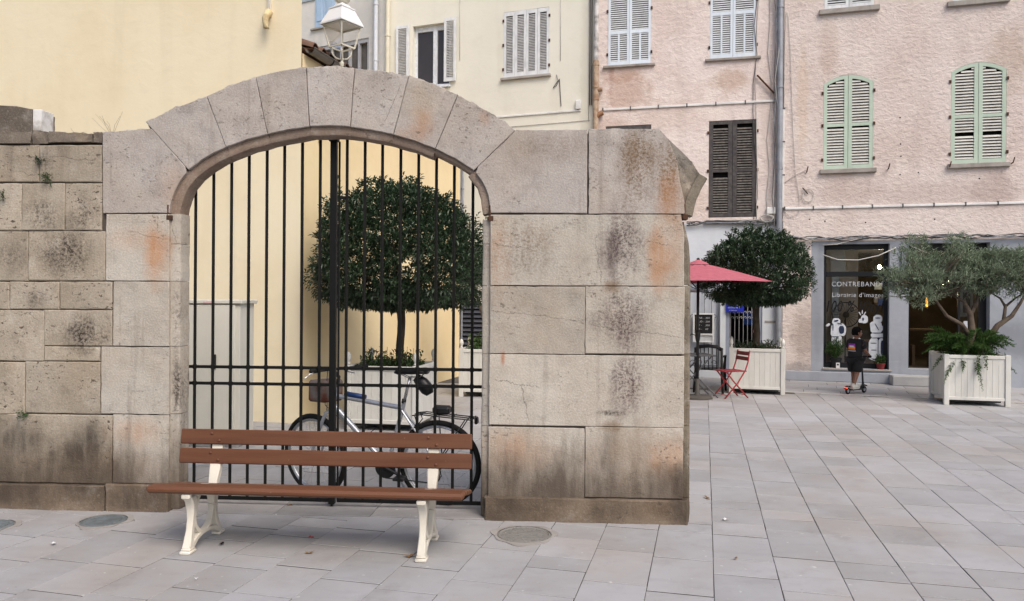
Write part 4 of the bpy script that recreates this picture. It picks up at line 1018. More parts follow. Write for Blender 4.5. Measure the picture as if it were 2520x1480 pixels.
# ================================================================== CREAM HOUSE
ZT = 11.0
m_cream = plaster('cream_render', (.745,.725,.64), (.71,.69,.605), .12, 3.0, streak=.12, fine=.1,
    stains=[(F0.u(1440,200), 6.0, .16, 3.5, .35, (.55,.52,.42)), (F0.u(1230,150), F0.z(1230,150), .10, .9, .25, (.55,.51,.40)), (F0.u(1365,250), F0.z(1365,250), .2, .5, .2, (.58,.53,.42))])
ch_ = thing('cream_house', 'cream rendered house with white shutters seen over the arch', 'house', (F0.X0, F0.Y0, 0), F0.ang)
w1 = rect(F0, 1016, 60, 1107, 208); w2 = rect(F0, 1240, 24, 1351, 188)
w1 = (w1[0], w1[1], w1[2]-.05, w1[3])
gl1 = rect(F0, 1148, 755, 1190, 862)
uL0 = F0.u(952); cf = facade('wall', ch_, m_cream, uL0, 0.0, 0, ZT, [w1, w2])
wo_ = MB(); fw = .07
wo_.bbox(w1[0],w1[0]+fw,.10,.17,w1[2],w1[3],.006).bbox(w1[1]-fw,w1[1],.10,.17,w1[2],w1[3],.006).bbox(w1[0]+fw,w1[1]-fw,.10,.17,w1[3]-fw-.06,w1[3],.006).bbox(w1[0]+fw,w1[1]-fw,.10,.17,w1[2],w1[2]+fw,.006)
cm = (w1[0]+w1[1])/2+.06; wo_.bbox(cm-.055,cm+.055,.09,.16,w1[2]+fw,w1[3]-fw-.06,.006)
win = wo_.build('window', m_upvc, ch_)
MB().box(w1[0]+fw, w1[1]-fw, .135, .145, w1[2]+fw, w1[3]-fw-.06).build('pane', m_winglass, win)
sill(ch_, m_upvc, w1[0], w1[1], w1[2], .06, .07, .03)
void(ch_, w2); sill(ch_, m_sill, w2[0], w2[1], w2[2], .06, .07, .06)
lw = .46
lft = rect(F0, 975, 64, 1006, 204, -.04)
leaf(ch_, lft[0], lft[1], lft[2], lft[3], -.06, m_wshut, m_wslat, pitch=.038, stile=.06)
rgt = rect(F0, 1093, 44, 1122, 200, -.06)
leaf(ch_, rgt[0], rgt[1], rgt[2], rgt[3], -.075, m_wshut, m_wslat, pitch=.038, stile=.06)
q = (w2[1]-w2[0])/4
for k in range(4): leaf(ch_, w2[0]+k*q+.004, w2[0]+(k+1)*q-.004, w2[2]+.01, w2[3]-.01, -.012+(.006 if k in (0,3) else 0), m_wshut, m_wslat, pitch=.036, stile=.05, rail=.09)
hinges(ch_, w2[0]-.01, [w2[2]+.2,(w2[2]+w2[3])/2,w2[3]-.2], 0); hinges(ch_, w2[1]+.01, [w2[2]+.2,(w2[2]+w2[3])/2,w2[3]-.2], 0)
m_cpipe = mat('cream_downpipe', (.72,.68,.55), (.64,.60,.48), rough=.5)
up = F0.u(958, 100); pipe(ch_, [(up,-.08,0),(up,-.08,ZT)], .055, m_cpipe, bands=(F0.z(958,88,-.08), F0.z(958,240,-.08), 2.5))
tz0, tz1 = F0.z(1265,289), F0.z(1440,268)
MB().bbox(F0.u(1200), F0.u(1430,268), -.025, 0, (tz0+tz1)/2-.02, (tz0+tz1)/2+.02, .004).build('cable_tray', m_tray, ch_)
wire(ch_, [(F0.u(1200),-.012,tz0-.22),(F0.u(1450),-.012,tz0-.20)], .007, m_cablew)
ub, zb = F0.uz(1424, 259); MB().bbox(ub-.06, ub+.06, -.06, 0, zb-.10, zb+.10, .01).build('junction_box', m_tray, ch_)
wire(ch_, [(F0.u(1370,185),-.012,F0.z(1370,185)),(F0.u(1374,200),-.03,F0.z(1374,200)),(F0.u(1362,217),-.02,F0.z(1362,217)),(F0.u(1370,212),-.02,F0.z(1370,212)),(F0.u(1377,195),-.012,F0.z(1377,195)),(F0.u(1381,262),-.012,F0.z(1381,262))], .008)
for x_ in (1380, 1450, 1132): wire(ch_, [(F0.u(x_,10),-.010,F0.z(x_,-40)),(F0.u(x_,100),-.010,F0.z(x_,150 if x_ < 1450 else 300))], .006, m_cablew)
# louvred ground-floor opening glimpsed through the gate
gl1 = rect(F0, 1140, 752, 1240, 905)
MB().bbox(gl1[0]-.05, gl1[1]+.05, -.04, .0, gl1[2]-.05, gl1[3]+.05, .006).build('louvre_frame', m_dark, ch_)
zz_ = gl1[2]
while zz_ < gl1[3]-.04:
    b = MB(); b.add([(gl1[0],-.045,zz_+.08),(gl1[1],-.045,zz_+.08),(gl1[1],-.10,zz_+.01),(gl1[0],-.10,zz_+.01),(gl1[0],-.045,zz_+.072),(gl1[1],-.045,zz_+.072),(gl1[1],-.10,zz_+.0),(gl1[0],-.10,zz_+.0)], [(0,1,2,3),(7,6,5,4),(3,2,6,7),(0,4,5,1),(0,3,7,4),(1,5,6,2)])
    b.build('louvre_slat', flat('slate_louvre', (.075,.08,.10), .5), ch_) if zz_ == gl1[2] else b.build('louvre_slat', bpy.data.materials['slate_louvre'], ch_); zz_ += .105
for pxp, r_ in ((1133,.05),(1142,.025)): pipe(ch_, [(F0.u(pxp,500),-.09,0),(F0.u(pxp,500),-.09,5.6)], r_, m_zinc, bands=(2.6,4.2))

# ================================================================== PALE GREY HOUSE
m_grey = plaster('pale_grey_render', (.66,.645,.62), (.60,.59,.57), .15, 3.5, streak=.25, fine=.12,
    stains=[(FG.u(900,60), FG.z(900,60), .8, 1.0, .4, (.45,.45,.45)), (FG.u(925,120), 6.5, .25, 3.0, .35, (.40,.41,.43))])
gh = thing('grey_house', 'pale grey house with blue shutters behind the lantern', 'house', (FG.X0, FG.Y0, 0), FG.ang)
v1 = rect(FG, 776, -40, 826, 66); v2 = rect(FG, 770, 106, 907, 260)
facade('wall', gh, m_grey, FG.u(600), -.012, 0, ZT, [v1, v2])
void(gh, v1); sill(gh, m_sill, v1[0], v1[1], v1[2], .05, .06, .12)
m_blue = mat('blue_panel_shutter', (.42,.56,.74), (.36,.50,.68), rough=.55, scale=4, grime=.2)
hw_ = (v1[1]-v1[0])/2
for k in range(2):
    a = v1[0]+k*hw_+.004; c_ = a+hw_-.008; b = MB(); b.bbox(a, c_, -.02, .02, v1[2]+.01, v1[3]-.01, .005)
    o = b.build('shutter', m_blue, gh)
    for (za, zb) in ((v1[2]+.16, v1[2]+.95),(v1[2]+1.05, v1[3]-.1)): MB().bbox(a+.07, c_-.07, -.034, -.02, za, zb, .008).build('raised_panel', m_blue, o)
m_gsh = mat('grey_aluminium', (.42,.43,.46), (.36,.37,.40), rough=.5)
b = MB(); fw = .10
b.box(v2[0],v2[1],.02,.10,v2[3]-fw,v2[3]); 
for s_ in (0,.33,.5,.66,.83,1): x_ = v2[0]+(v2[1]-v2[0]-.06)*s_; b.box(x_, x_+.06, .021, .09, v2[2], v2[3]-fw)
win = b.build('window', m_gsh, gh)
MB().box(v2[0], v2[1], .11, .12, v2[2], v2[3]).build('pane', mat('brown_blind', (.13,.12,.11), (.10,.09,.085), rough=.5), win)
up = FG.u(930, 50); pipe(gh, [(up,-.08,0),(up,-.08,ZT)], .055, mat('pale_blue_grey_pipe', (.60,.64,.70), (.52,.56,.62), rough=.45), bands=(FG.z(930,10,-.08), FG.z(930,148,-.08), FG.z(930,182,-.08)))
MB().bbox(FG.u(700), FG.u(775), -.03, 0, FG.z(760,5), FG.z(760,5)+.22, .01).build('string_course', mat('blue_grey_band', (.40,.46,.54), rough=.8), gh)

# ================================================================== PINK HOUSE WITH CAFE
PK1, PK1D = (.73,.645,.61), (.65,.545,.505)
S1 = [(F1.u(1530,185), F1.z(1530,185), .6, .25, .6, (.45,.30,.23)), (F1.u(1540,230), F1.z(1540,230), .75, .55, .55, (.42,.27,.20)), (F1.u(1800,200), F1.z(1800,200), .55, .30, .55, (.42,.28,.20)), (F1.u(1500,330), F1.z(1500,330), .5, .6, .40, (.44,.29,.22)), (F1.u(1640,290), F1.z(1640,290), .9, .5, .22, (.46,.32,.25)),
      (F1.u(1505,100), F1.z(1505,100), .12, 1.6, .55, (.36,.22,.17)), (F1.u(1890,300), F1.z(1890,300), .25, 1.6, .22, (.48,.36,.27)), (F1.u(1700,500), F1.z(1700,500), .5, .5, .25, (.5,.36,.27))]
m_pink1 = plaster('rough_pink_render', PK1, PK1D, .5, 7.5, stains=S1, streak=.22, fine=.35, pal=(.79,.71,.66))
m_cafe = plaster('bluish_white_wash', (.63,.66,.70), (.56,.59,.64), .15, 3.0, streak=.3, fine=.1, stains=[(F1.u(1760,560), F1.z(1760,556), 1.2, .10, .4, (.45,.45,.45))])
ph = thing('pink_cafe_house', 'rough pink house with pale blue upper shutters and a white cafe front', 'house', (F1.X0, F1.Y0, 0), F1.ang)
uL = F1.u(1467); 
a1 = rect(F1, 1497, -70, 1602, 160); a2 = rect(F1, 1748, -80, 1861, 143); a3 = rect(F1, 1744, 296, 1862, 535); a4 = rect(F1, 1490, 309, 1602, 560)
zc = F1.z(1800, 547)                                     # top of the cafe front
d1 = rect(F1, 1640, 690, 1772, 925); d2 = rect(F1, 1786, 640, 1876, 935); d1 = (d1[0], d1[1], .22, d1[3]); d2 = (d2[0], d2[1], .02, d2[3])
facade('wall', ph, m_pink1, uL, -.0, zc, ZT, [a1, a2, a3, a4], rev=.10)
facade('cafe_front', ph, m_cafe, uL, -.0, 0, zc-.002, [d1+(.10,), d2+(.25,)], deep=7.0)
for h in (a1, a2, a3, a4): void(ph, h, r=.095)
for h, rz in ((a1, F1.z(1550,78)), (a2, F1.z(1800,32))):
    hw_ = (h[1]-h[0])/2
    for k in range(2): leaf(ph, h[0]+k*hw_+.003, h[0]+(k+1)*hw_-.003, h[2]+.005, h[3]-.01, .0, m_bshut, m_bslat, rails=(rz,), cols=(2,1), pitch=.046, stile=.05, rail=.09, tilt=56)
    sill(ph, m_sill, h[0], h[1], h[2], .055, .06, .10)
    hinges(ph, h[0]-.015, [h[2]+.25,h[2]+1.2], 0); hinges(ph, h[1]+.015, [h[2]+.25,h[2]+1.2], 0)
hw_ = (a3[1]-a3[0])/2; zm = F1.z(1800, 420)
for k in range(2): leaf(ph, a3[0]+k*hw_+.004, a3[0]+(k+1)*hw_-.004, a3[2]+.01, a3[3]-.01, .0, m_oshut, m_oslat, rails=(zm,), pitch=.055, stile=.085, rail=.07, tilt=54, wob=.09, missing=[(zm-.06,.3),(zm-.12,.3),(a3[3]-.12,.3)] if k == 0 else [(a3[3]-.12,.3)])
hinges(ph, a3[0]-.015, [a3[2]+.2,zm,a3[3]-.25], 0); hinges(ph, a3[1]+.015, [a3[2]+.2,zm,a3[3]-.25], 0)
leaf(ph, a4[0], a4[1], a4[2], a4[3]-.01, .0, m_oshut, m_oslat, pitch=.055, stile=.085, rail=.10, tilt=54)
MB().bbox(a3[0]-.08, -.01, -.05, .0, zc-.03, zc+.045, .01).build('string_course', m_sill, ph)
m_rpipe = mat('rusty_cast_pipe', (.50,.40,.30), (.30,.18,.11), rough=.85, scale=6, bscale=40, bump=.3)
up = F1.u(1468, 200); pipe(ph, [(up,-.09,0),(up,-.09,F1.z(1468,150,-.09))], .062, m_rpipe, bands=(F1.z(1468,160,-.09),F1.z(1468,215,-.09),F1.z(1468,245,-.09)))
pipe(ph, [(up,-.09,F1.z(1468,150,-.09)),(up,-.09,ZT)], .05, mat('peeling_white_pipe', (.62,.61,.60), (.10,.09,.085), rough=.8, scale=4, bscale=25), bands=())
pipe(ph, [(up,-.09,F1.z(1468,290,-.09)),(up+.06,-.09,F1.z(1475,282,-.09)),(up+.16,-.08,F1.z(1487,277,-.09))], .055, mat('rust_stub', (.35,.19,.11), (.2,.1,.06), rough=.9), 'pipe_branch')
pipe(ph, [(up+.0,-.09,F1.z(1468,222,-.09)),(up+.14,-.09,F1.z(1480,220,-.09))], .05, m_rpipe, 'pipe_branch')
for du, m_ in ((-.10, m_cable),(-.14, m_cable)): wire(ph, [(up+du,-.03,F1.z(1460,260)),(up+du-.01,-.03,ZT)], .012, m_)
def tray(root, Fr, pts, v=-.03, r=.022):
    for a, b_ in zip(pts, pts[1:]):
        ua, za = Fr.uz(*a); ubb, zbb = Fr.uz(*b_); n_ = max(1, int(abs(ubb-ua)/1.0))
        if abs(ubb-ua) > abs(zbb-za): z_ = (za+zbb)/2; MB().bbox(ua, ubb, v, 0, z_-r, z_+r, .005).build('cable_tray', m_tray, root)
        else: MB().bbox(ua-r, ua+r, v, 0, min(za,zbb), max(za,zbb), .005).build('cable_tray', m_tray, root)
    b = MB()
    for a, b_ in zip(pts, pts[1:]):
        ua, za = Fr.uz(*a); ubb, zbb = Fr.uz(*b_); n_ = max(2, int(Vector((ubb-ua, zbb-za)).length/.55))
        for k in range(n_+1):
            s_ = k/n_; u_, z_ = ua+(ubb-ua)*s_, za+(zbb-za)*s_
            if abs(ubb-ua) > abs(zbb-za): z_ = (za+zbb)/2; b.box(u_-.012, u_+.012, v-.006, 0, z_-r-.012, z_+r+.02)
            else: b.box(ua-r-.012, ua+r+.012, v-.006, 0, z_-.012, z_+.012)
    tag(b.build('tray_clips', m_cable, root), kind='stuff')
tray(ph, F1, [(1484,272),(1908,248)])
# zinc downpipe at the party line and the tangle of cables beside it
up = F1.u(1918, 300); pipe(ph, [(up,-.09,.1),(up,-.09,ZT)], .06, m_zinc, bands=(F1.z(1918,18,-.09),F1.z(1918,215,-.09),F1.z(1918,415,-.09)))
rng = random.Random(3)
for k in range(7):
    u_ = up-.10-rng.random()*.42 if k < 3 else up+rng.uniform(-.10,.10); pts = []
    for i in range(14): pts.append((u_+rng.uniform(-.05,.05), -.03-.12*rng.random() if k >= 3 else -.012-.01*rng.random(), ZT-(ZT-zc+.1)*i/13))
    wire(ph, pts, .007, [m_cablew, m_cablew, m_cable, m_zinc, m_cable, m_zinc, m_cablew][k])
wire(ph, [(F1.u(1863,187),-.05,F1.z(1863,187)),(F1.u(1905,232),-.06,F1.z(1905,232))], .02, m_rust, 'iron_stay')
for px_, py_, s_ in ((1897,520,.09),): u_, z_ = F1.uz(px_,py_); MB().bbox(u_-s_, u_+s_, -.09, 0, z_-s_*.8, z_+s_*.8, .012).build('junction_box', m_tray, ph)
for k in range(6):
    y_ = 548+rng.uniform(-6,10); pts = []
    for i in range(10): u_ = F1.u(1690,550)+(up-F1.u(1690,550))*i/9; pts.append((u_, -.06-.02*rng.random(), zc-.02+rng.uniform(-.05,.06)))
    wire(ph, pts, .011 if k % 2 else .008, m_cable if k % 3 else m_zinc)
u_, z_ = F1.uz(1885,540); wire(ph, [(u_+.13*math.cos(q)*(1+.1*math.sin(3*q)), -.08-.01*q, z_+.07*math.sin(q)) for q in [i*.5 for i in range(40)]], .007, m_cablew)
wire(ph, [(F1.u(1832,612),-.02,F1.z(1832,620)),(F1.u(1832,612),-.02,F1.z(1832,572)),(F1.u(1830,572),-.10,F1.z(1832,570))], .022, m_zinc, 'vent_pipe')
# iron grilles with scrolls, door, dark interior
m_grille = flat('pale_grey_grille', (.34,.335,.34), .6)
m_grille2 = flat('dark_grey_grille', (.13,.135,.15), .6)
m_gpanel = mat('bluish_white_panel', (.55,.58,.63), (.48,.51,.57), rough=.7)
MB().box(d1[0]+.002, d1[1]-.002, .085, .095, d1[2]+.002, d1[3]-.002).build('shutter_panel', m_gpanel, ph)
def scroll(b, u, z, r, s, v):
    pts = [(u+s*(r-r*(1-.075*i)*math.cos(i*.42)), v, z+r*(1-.075*i)*math.sin(i*.42)) for i in range(13)]; b.tube(pts, .008, 5)
def grille(root, u0, u1, z0, z1, v, m, n, zs, name='grille'):
    b = MB()
    for k in range(n+1): u_ = u0+(u1-u0)*k/n; b.tube([(u_,v,z0),(u_,v,z1)], .009, 6)
    for z_ in (z0+.03, z1-.03): b.tube([(u0,v,z_),(u1,v,z_)], .010, 6)
    sp = (u1-u0)/n
    for z_ in zs:
        for k in range(n): scroll(b, u0+k*sp+.01, z_, sp*.42, 1, v); 
    return b.build(name, m, root, True)
grille(ph, d1[0]+.05, d1[1]-.03, d1[2], d1[3], .03, m_grille2, 7, (F1.z(1740,780), F1.z(1740,893)))
grille(ph, d2[0]+.10, d2[1]-.12, .3, d2[3]-.05, .08, m_grille, 6, (F1.z(1810,783), F1.z(1850,770)))
m_bframe = mat('blue_grey_door_frame', (.28,.31,.38), (.24,.27,.34), rough=.55)
MB().bbox(d2[0],d2[0]+.08,.02,.14,.02,d2[3],.006).bbox(d2[1]-.10,d2[1],.02,.14,.02,d2[3],.006).bbox(d2[0]+.08,d2[1]-.10,.02,.14,d2[3]-.1,d2[3],.006).build('door_frame', m_bframe, ph)
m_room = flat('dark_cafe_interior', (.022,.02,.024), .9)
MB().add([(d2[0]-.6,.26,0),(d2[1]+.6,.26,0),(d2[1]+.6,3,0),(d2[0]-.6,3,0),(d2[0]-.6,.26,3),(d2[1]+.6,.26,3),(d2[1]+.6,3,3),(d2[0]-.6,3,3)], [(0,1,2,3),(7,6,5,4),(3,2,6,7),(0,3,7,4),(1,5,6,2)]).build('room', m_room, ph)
u_, z_ = F1.uz(1858,790); MB().bbox(u_-.16,u_+.16,1.2,1.25,z_-.12,z_+.18,.01).build('blue_screen', emit('blue_lit_screen', (.02,.08,.35), .12), ph)
u_, z_ = F1.uz(1865,820); MB().bbox(u_-.03,u_+.03,1.0,1.03,z_-.04,z_+.04,.01).build('red_lamp', emit('red_lit_sign', (.9,.06,.03), .8), ph)
uP = F1.u(1900,800); pipe(ph, [(uP+.15,-.05,0),(uP+.15,-.05,F1.z(1915,610))], .035, mat('white_thin_pipe', (.6,.6,.6), rough=.5)); 
MB().bbox(d2[1]+.05, uP+.1, -.012, .0, F1.z(1900,795), F1.z(1900,792)+.02, .003).build('ledge', m_sill, ph)
# ================================================================== PINK HOUSE WITH BOOKSHOP
PK2, PK2D = (.70,.615,.575), (.62,.52,.475)
S2 = [(F2.u(2040,120), F2.z(2040,120), .25, .9, .35, (.45,.32,.26)), (F2.u(2480,150), F2.z(2480,150), .5, .9, .40, (.40,.28,.20)), (F2.u(2300,480), F2.z(2300,480), 1.6, .35, .30, (.40,.30,.27)), (F2.u(2450,470), F2.z(2450,470), .6, .45, .40, (.36,.26,.23)),
      (F2.u(2090,470), F2.z(2090,470), .8, .35, .35, (.42,.31,.28)), (F2.u(1975,250), F2.z(1975,250), .15, 1.6, .35, (.60,.44,.30)), (F2.u(1980,860), .9, .35, .8, .5, (.27,.21,.18)), (F2.u(1960,930), .15, .5, .3, .6, (.22,.20,.20))]
m_pink2 = plaster('rough_pink_beige_render', PK2, PK2D, .55, 9.0, stains=S2, streak=.25, fine=.35, pal=(.74,.665,.61))
m_shopgrey = plaster('grey_blue_shop_plaster', (.345,.365,.41), (.285,.305,.345), .15, 3.0, streak=.3, fine=.15, stains=[(F2.u(2490,850), .9, .8, .5, .5, (.17,.18,.20)), (F2.u(2015,850), .9, .12, .6, .4, (.22,.23,.25))])
sh = thing('pink_bookshop_house', 'rough pink house with mint green shutters over a grey bookshop front', 'house', (F2.X0, F2.Y0, 0), F2.ang)
g1 = rect(F2, 2026, 184, 2149, 416); g2 = rect(F2, 2340, 153, 2477, 402); t1 = rect(F2, 2029, -170, 2152, 20); t2 = rect(F2, 2345, -200, 2470, 0)
zs_ = F2.z(2200, 592)                                   # top of the shop front
uA, uB = -.03, 8.0
facade('wall', sh, m_pink2, uA, uB, zs_, ZT, [g1, g2, t1, t2], rev=.10, arches=[(g1[0],g1[1],g1[3]-.17,g1[3]), (g2[0],g2[1],g2[3]-.17,g2[3])])
sw = rect(F2, 2027, 600, 2186, 908); dw = rect(F2, 2236, 596, 2436, 925)
sw = (sw[0], sw[1]+.02, sw[2], zs_-.06); dw = (dw[0], dw[1], .30, zs_-.06)
pA = F2.u(1996, 800)
low = facade('shop_wall', sh, m_pink2, uA, pA, 0, zs_-.002, [])
facade('shop_front', sh, m_shopgrey, pA+.002, uB, 0, zs_-.003, [sw+(.30,), dw+(.35,)])
b = MB(); x_ = uA
MB().bbox(uA, sw[1]+.3, -.05, .0, -.0, .20, .012).build('base_course', m_shopgrey, sh)
MB().bbox(sw[0]-.02, sw[1]+.05, -.03, .28, sw[2]-.035, sw[2], .006).build('shop_sill', m_sill, sh)
MB().bbox(dw[0]-.35, dw[1]-.05, -.42, -.002, 0.0, .19, .012).build('door_step', mat('pale_step_stone', (.42,.42,.42), (.36,.36,.36), rough=.8), sh)
for h in (g1, g2, t1, t2): void(sh, h, r=.095)
for h in (g1, g2):
    hw_ = (h[1]-h[0])/2; cu = (h[0]+h[1])/2; ar = (cu, hw_, h[3]-.17, h[3]-.006); zm = h[2]+(h[3]-h[2])*.47
    for k in range(2):
        leaf(sh, h[0]+k*hw_+.004, h[0]+(k+1)*hw_-.004, h[2]+.008, h[3]-.01, .0, m_gshut, m_gslat, rails=(zm,), pitch=.058, stile=.07, rail=.075, tilt=56, arch=ar, single=True, missing=[(zm-.35,.2)] if h is g2 else [])
    sill(sh, m_sill, h[0], h[1], h[2], .09, .07, .06)
    hinges(sh, h[0]-.015, [h[2]+.2,zm,h[3]-.35], 0); hinges(sh, h[1]+.015, [h[2]+.2,zm,h[3]-.35], 0)
for h in (t1, t2):
    hw_ = (h[1]-h[0])/2
    for k in range(2): leaf(sh, h[0]+k*hw_+.004, h[0]+(k+1)*hw_-.004, h[2]+.008, h[3]-.01, .0, m_wshut, m_bslat, pitch=.05, stile=.06)
    sill(sh, m_sill, h[0], h[1], h[2], .10, .07, .10)
tray(sh, F2, [(1928,268),(1928,513)]); tray(sh, F2, [(1931,514),(2620,497)])
# cables: loops hanging on the wall, bundle along the top of the shop front
def wf(pts, r=.006, m=None, v=-.02, name='cable'): return wire(sh, [(F2.u(x,y), v, F2.z(x,y)) for x, y in pts], r, m or m_cablew, name)
wf([(1937,28),(1932,90),(1930,200),(1928,420)]); wf([(1940,30),(1945,120),(1952,330),(1958,430),(1968,490),(1966,525),(1945,535),(1930,520)])
wf([(1925,455),(1960,430),(1985,418)]); wf([(1975,463),(1988,478)], .012, m_rust, -.03, 'iron_hook')
u_, z_ = F2.uz(1989,482); wire(sh, [(u_+.11*math.cos(q)*(1+.04*math.sin(2.3*q)), -.03, z_+.13*math.sin(q)*(1+.05*math.sin(1.7*q))) for q in [i*.42 for i in range(46)]], .006, m_cablew)
rng = random.Random(11)
for k in range(6):
    pts = []
    for i in range(26):
        x = 1930+(2620-1930)*i/25; pts.append((x, 588+rng.uniform(-6,5)-(x-1930)*.012+(6 if k == 2 and 3 < i < 9 else 0)))
    wf(pts, [.012,.009,.014,.008,.010,.009][k], [m_cable, m_zinc, m_cable, m_cablew, m_cable, m_zinc][k], -.04-.015*k)
wf([(1912,548),(1925,575),(1942,592),(1958,596)], .010, m_cable, -.06); wf([(1913,552),(1935,580),(1975,605)], .009, m_cablew, -.06)
wf([(2024,628),(2060,640),(2110,641),(2160,630),(2204,610)], .012, m_cablew, -.08); wf([(2024,604),(2060,602),(2090,594),(2120,587)], .012, m_cablew, -.07); wf([(2237,605),(2260,615),(2285,626)], .010, m_cablew, -.07)
for (x, y) in ((1985,424),(2490,402),(2335,412),(2185,417)): u_, z_ = F2.uz(x, y); MB().tube([(u_,-.0,z_),(u_,-.08,z_),(u_+.02,-.10,z_+.10)], .012, 6).build('shutter_catch', m_rust, sh)
b = MB()
for (x, y) in [(2215,430),(2260,425),(2215,290),(2216,355),(2217,385),(1992,540),(2030,545),(2130,548),(2300,540),(2410,440)]: u_, z_ = F2.uz(x,y); b.box(u_-.012,u_+.012,-.004,.004,z_-.012,z_+.012)
tag(b.build('wall_plugs', m_dark, sh), kind='stuff')
# shop window: frame, panes, transom
m_frame = flat('black_window_frame', (.012,.013,.016), .4)
gv = .20; zt_ = F2.z(2110, 673)
b = MB(); fw = .06; s0, s1, s2_, s3 = sw[0]+.003, sw[1]-.003, sw[2]+.003, sw[3]-.003
b.bbox(s0,s0+fw,gv-.03,gv+.03,s2_,s3,.004).bbox(s1-fw-.02,s1,gv-.03,gv+.03,s2_,s3,.004).bbox(s0+fw,s1-fw-.02,gv-.03,gv+.03,s3-.10,s3,.004).bbox(s0+fw,s1-fw-.02,gv-.03,gv+.03,s2_,s2_+.10,.004).bbox(s0+fw,s1-fw-.02,gv-.03,gv+.03,zt_-.06,zt_+.04,.004)
swin = b.build('shop_window', m_frame, sh)
MB().box(s0+fw, s1-fw-.02, gv-.004, gv+.004, s2_+.1, zt_-.06).build('pane', m_glass, swin); MB().box(s0+fw, s1-fw-.02, gv-.004, gv+.004, zt_+.04, s3-.10).build('pane', m_glass, swin)
def text(body, size, m, shear=0.0, sx=1.0, bold=0.0):
    cu = bpy.data.curves.new('lettering', 'FONT'); cu.body = body; cu.size = size; cu.shear = shear; cu.offset = bold; cu.space_character = 1.15; cu.fill_mode = 'FRONT'
    o = bpy.data.objects.new('lettering', cu); COL.objects.link(o); dg = bpy.context.evaluated_depsgraph_get()
    me = bpy.data.meshes.new_from_object(o.evaluated_get(dg)); COL.objects.unlink(o); bpy.data.objects.remove(o)
    me.name = 'lettering'; me.materials.clear(); me.materials.append(m)
    xs = [v.co.x for v in me.vertices]; w0 = min(xs); ww = max(xs)-w0
    for v in me.vertices: v.co.x = (v.co.x-w0)*sx
    return me, ww*sx
m_vinylw = flat('white_vinyl', (.62,.65,.70), .5); m_vinylk = flat('black_vinyl', (.008,.008,.009), .5); m_vinylb = flat('dark_blue_vinyl', (.02,.03,.07), .5)
def put(body, x0, x1, yb, capx, m, shear=0.0, par=None, Fr=F2, v=gv-.008, bold=0.0):
    par = par or swin
    u0, z0 = Fr.uz(x0, yb, v); u1 = Fr.u(x1, yb, v); h = capx/F*Fr.world(u0, v).y/.70
    me, ww = text(body, h, m, shear, 1.0, bold)
    for vv in me.vertices: vv.co.x *= (u1-u0)/ww
    return meshobj('lettering', me, None, par, (u0, v, z0), (R(90),0,0))
put('CONTREBANDE', 2047, 2176, 705, 11.5, m_vinylw, bold=-.0008); put("Librairie d'images", 2048, 2174, 731, 10.5, m_vinylw, bold=-.0008)
put('100 % Vinyl', 2034, 2175, 767, 27, m_vinylk, .25, bold=.004)
# the white traveller figures stuck to the glass: plain stand-ins, each of rounded flat pieces
def blob(b, cx, cy, rx, ry, v, n=18, jit=.06, mi=0, rot=0.0, seed=1):
    rg = random.Random(seed); u0, z0 = F2.uz(cx, cy, v); k = F2.world(u0, v).y/F
    pts = []
    for i in range(n):
        q = 2*math.pi*i/n; r_ = 1+rg.uniform(-jit, jit); x_, y_ = rx*k*r_*math.copysign(abs(math.cos(q))**.75, math.cos(q)), ry*k*r_*math.copysign(abs(math.sin(q))**.75, math.sin(q))
        pts.append((u0+x_*math.cos(rot)-y_*math.sin(rot), z0+x_*math.sin(rot)+y_*math.cos(rot)))
    vs = [(p[0], v, p[1]) for p in pts]; b.add(vs, [tuple(range(n))], mi)
def figure(parts, lines):
    b = MB()
    for i, (cx,cy,rx,ry,rt) in enumerate(parts): blob(b, cx, cy, rx, ry, gv-.007-.0004*i, rot=rt, seed=i)
    o = b.build('figure_decal', m_vinylw, swin)
    b = MB()
    for i, (cx,cy,rx,ry,rt) in enumerate(lines): blob(b, cx, cy, rx, ry, gv-.0125-.0003*i, rot=rt, seed=i+9, n=12)
    tag(b.build('decal_lines', m_vinylb, o), kind='stuff')
figure([(2058,792,9,9,0),(2056,815,11,17,0),(2072,812,9,15,0),(2052,842,6,16,0),(2066,842,6,16,0),(2038,800,5,3,.6)], [(2058,790,5,2,.2),(2071,812,6,10,0),(2050,806,1,9,0),(2059,842,.8,14,0),(2056,829,9,1,0),(2066,797,6,1,-.3)])
figure([(2127,786,8,10,0),(2118,790,5,5,0)], [(2124,786,2,4,0)])
figure([(2108,842,11,12,0),(2093,845,7,10,0)], [(2108,842,1,10,0),(2093,838,5,1,0)])
figure([(2160,785,10,10,0),(2156,806,14,16,.2),(2172,808,10,5,-.3),(2184,800,6,14,0),(2160,826,16,6,0),(2150,856,11,26,0),(2171,858,10,26,0),(2158,885,20,5,-.25)], [(2160,783,6,1.2,0),(2158,805,1,10,.5),(2171,856,3.5,18,0),(2150,845,7,1,0),(2150,862,7,1,0),(2160,820,12,1,0),(2160,832,14,1,.05),(2184,800,1,10,0),(2156,886,12,1,-.25),(2161,852,.9,24,0)])
b = MB()
for (x,y,a) in ((2116,772,.5),(2122,768,.0),(2128,772,-.5)): blob(b, x, y, 1.2, 5, gv-.008, rot=a)
blob(b, 2200-6, 838, 2, 5, gv-.008, rot=-.8); tag(b.build('spark_decal', m_vinylw, swin), kind='stuff')
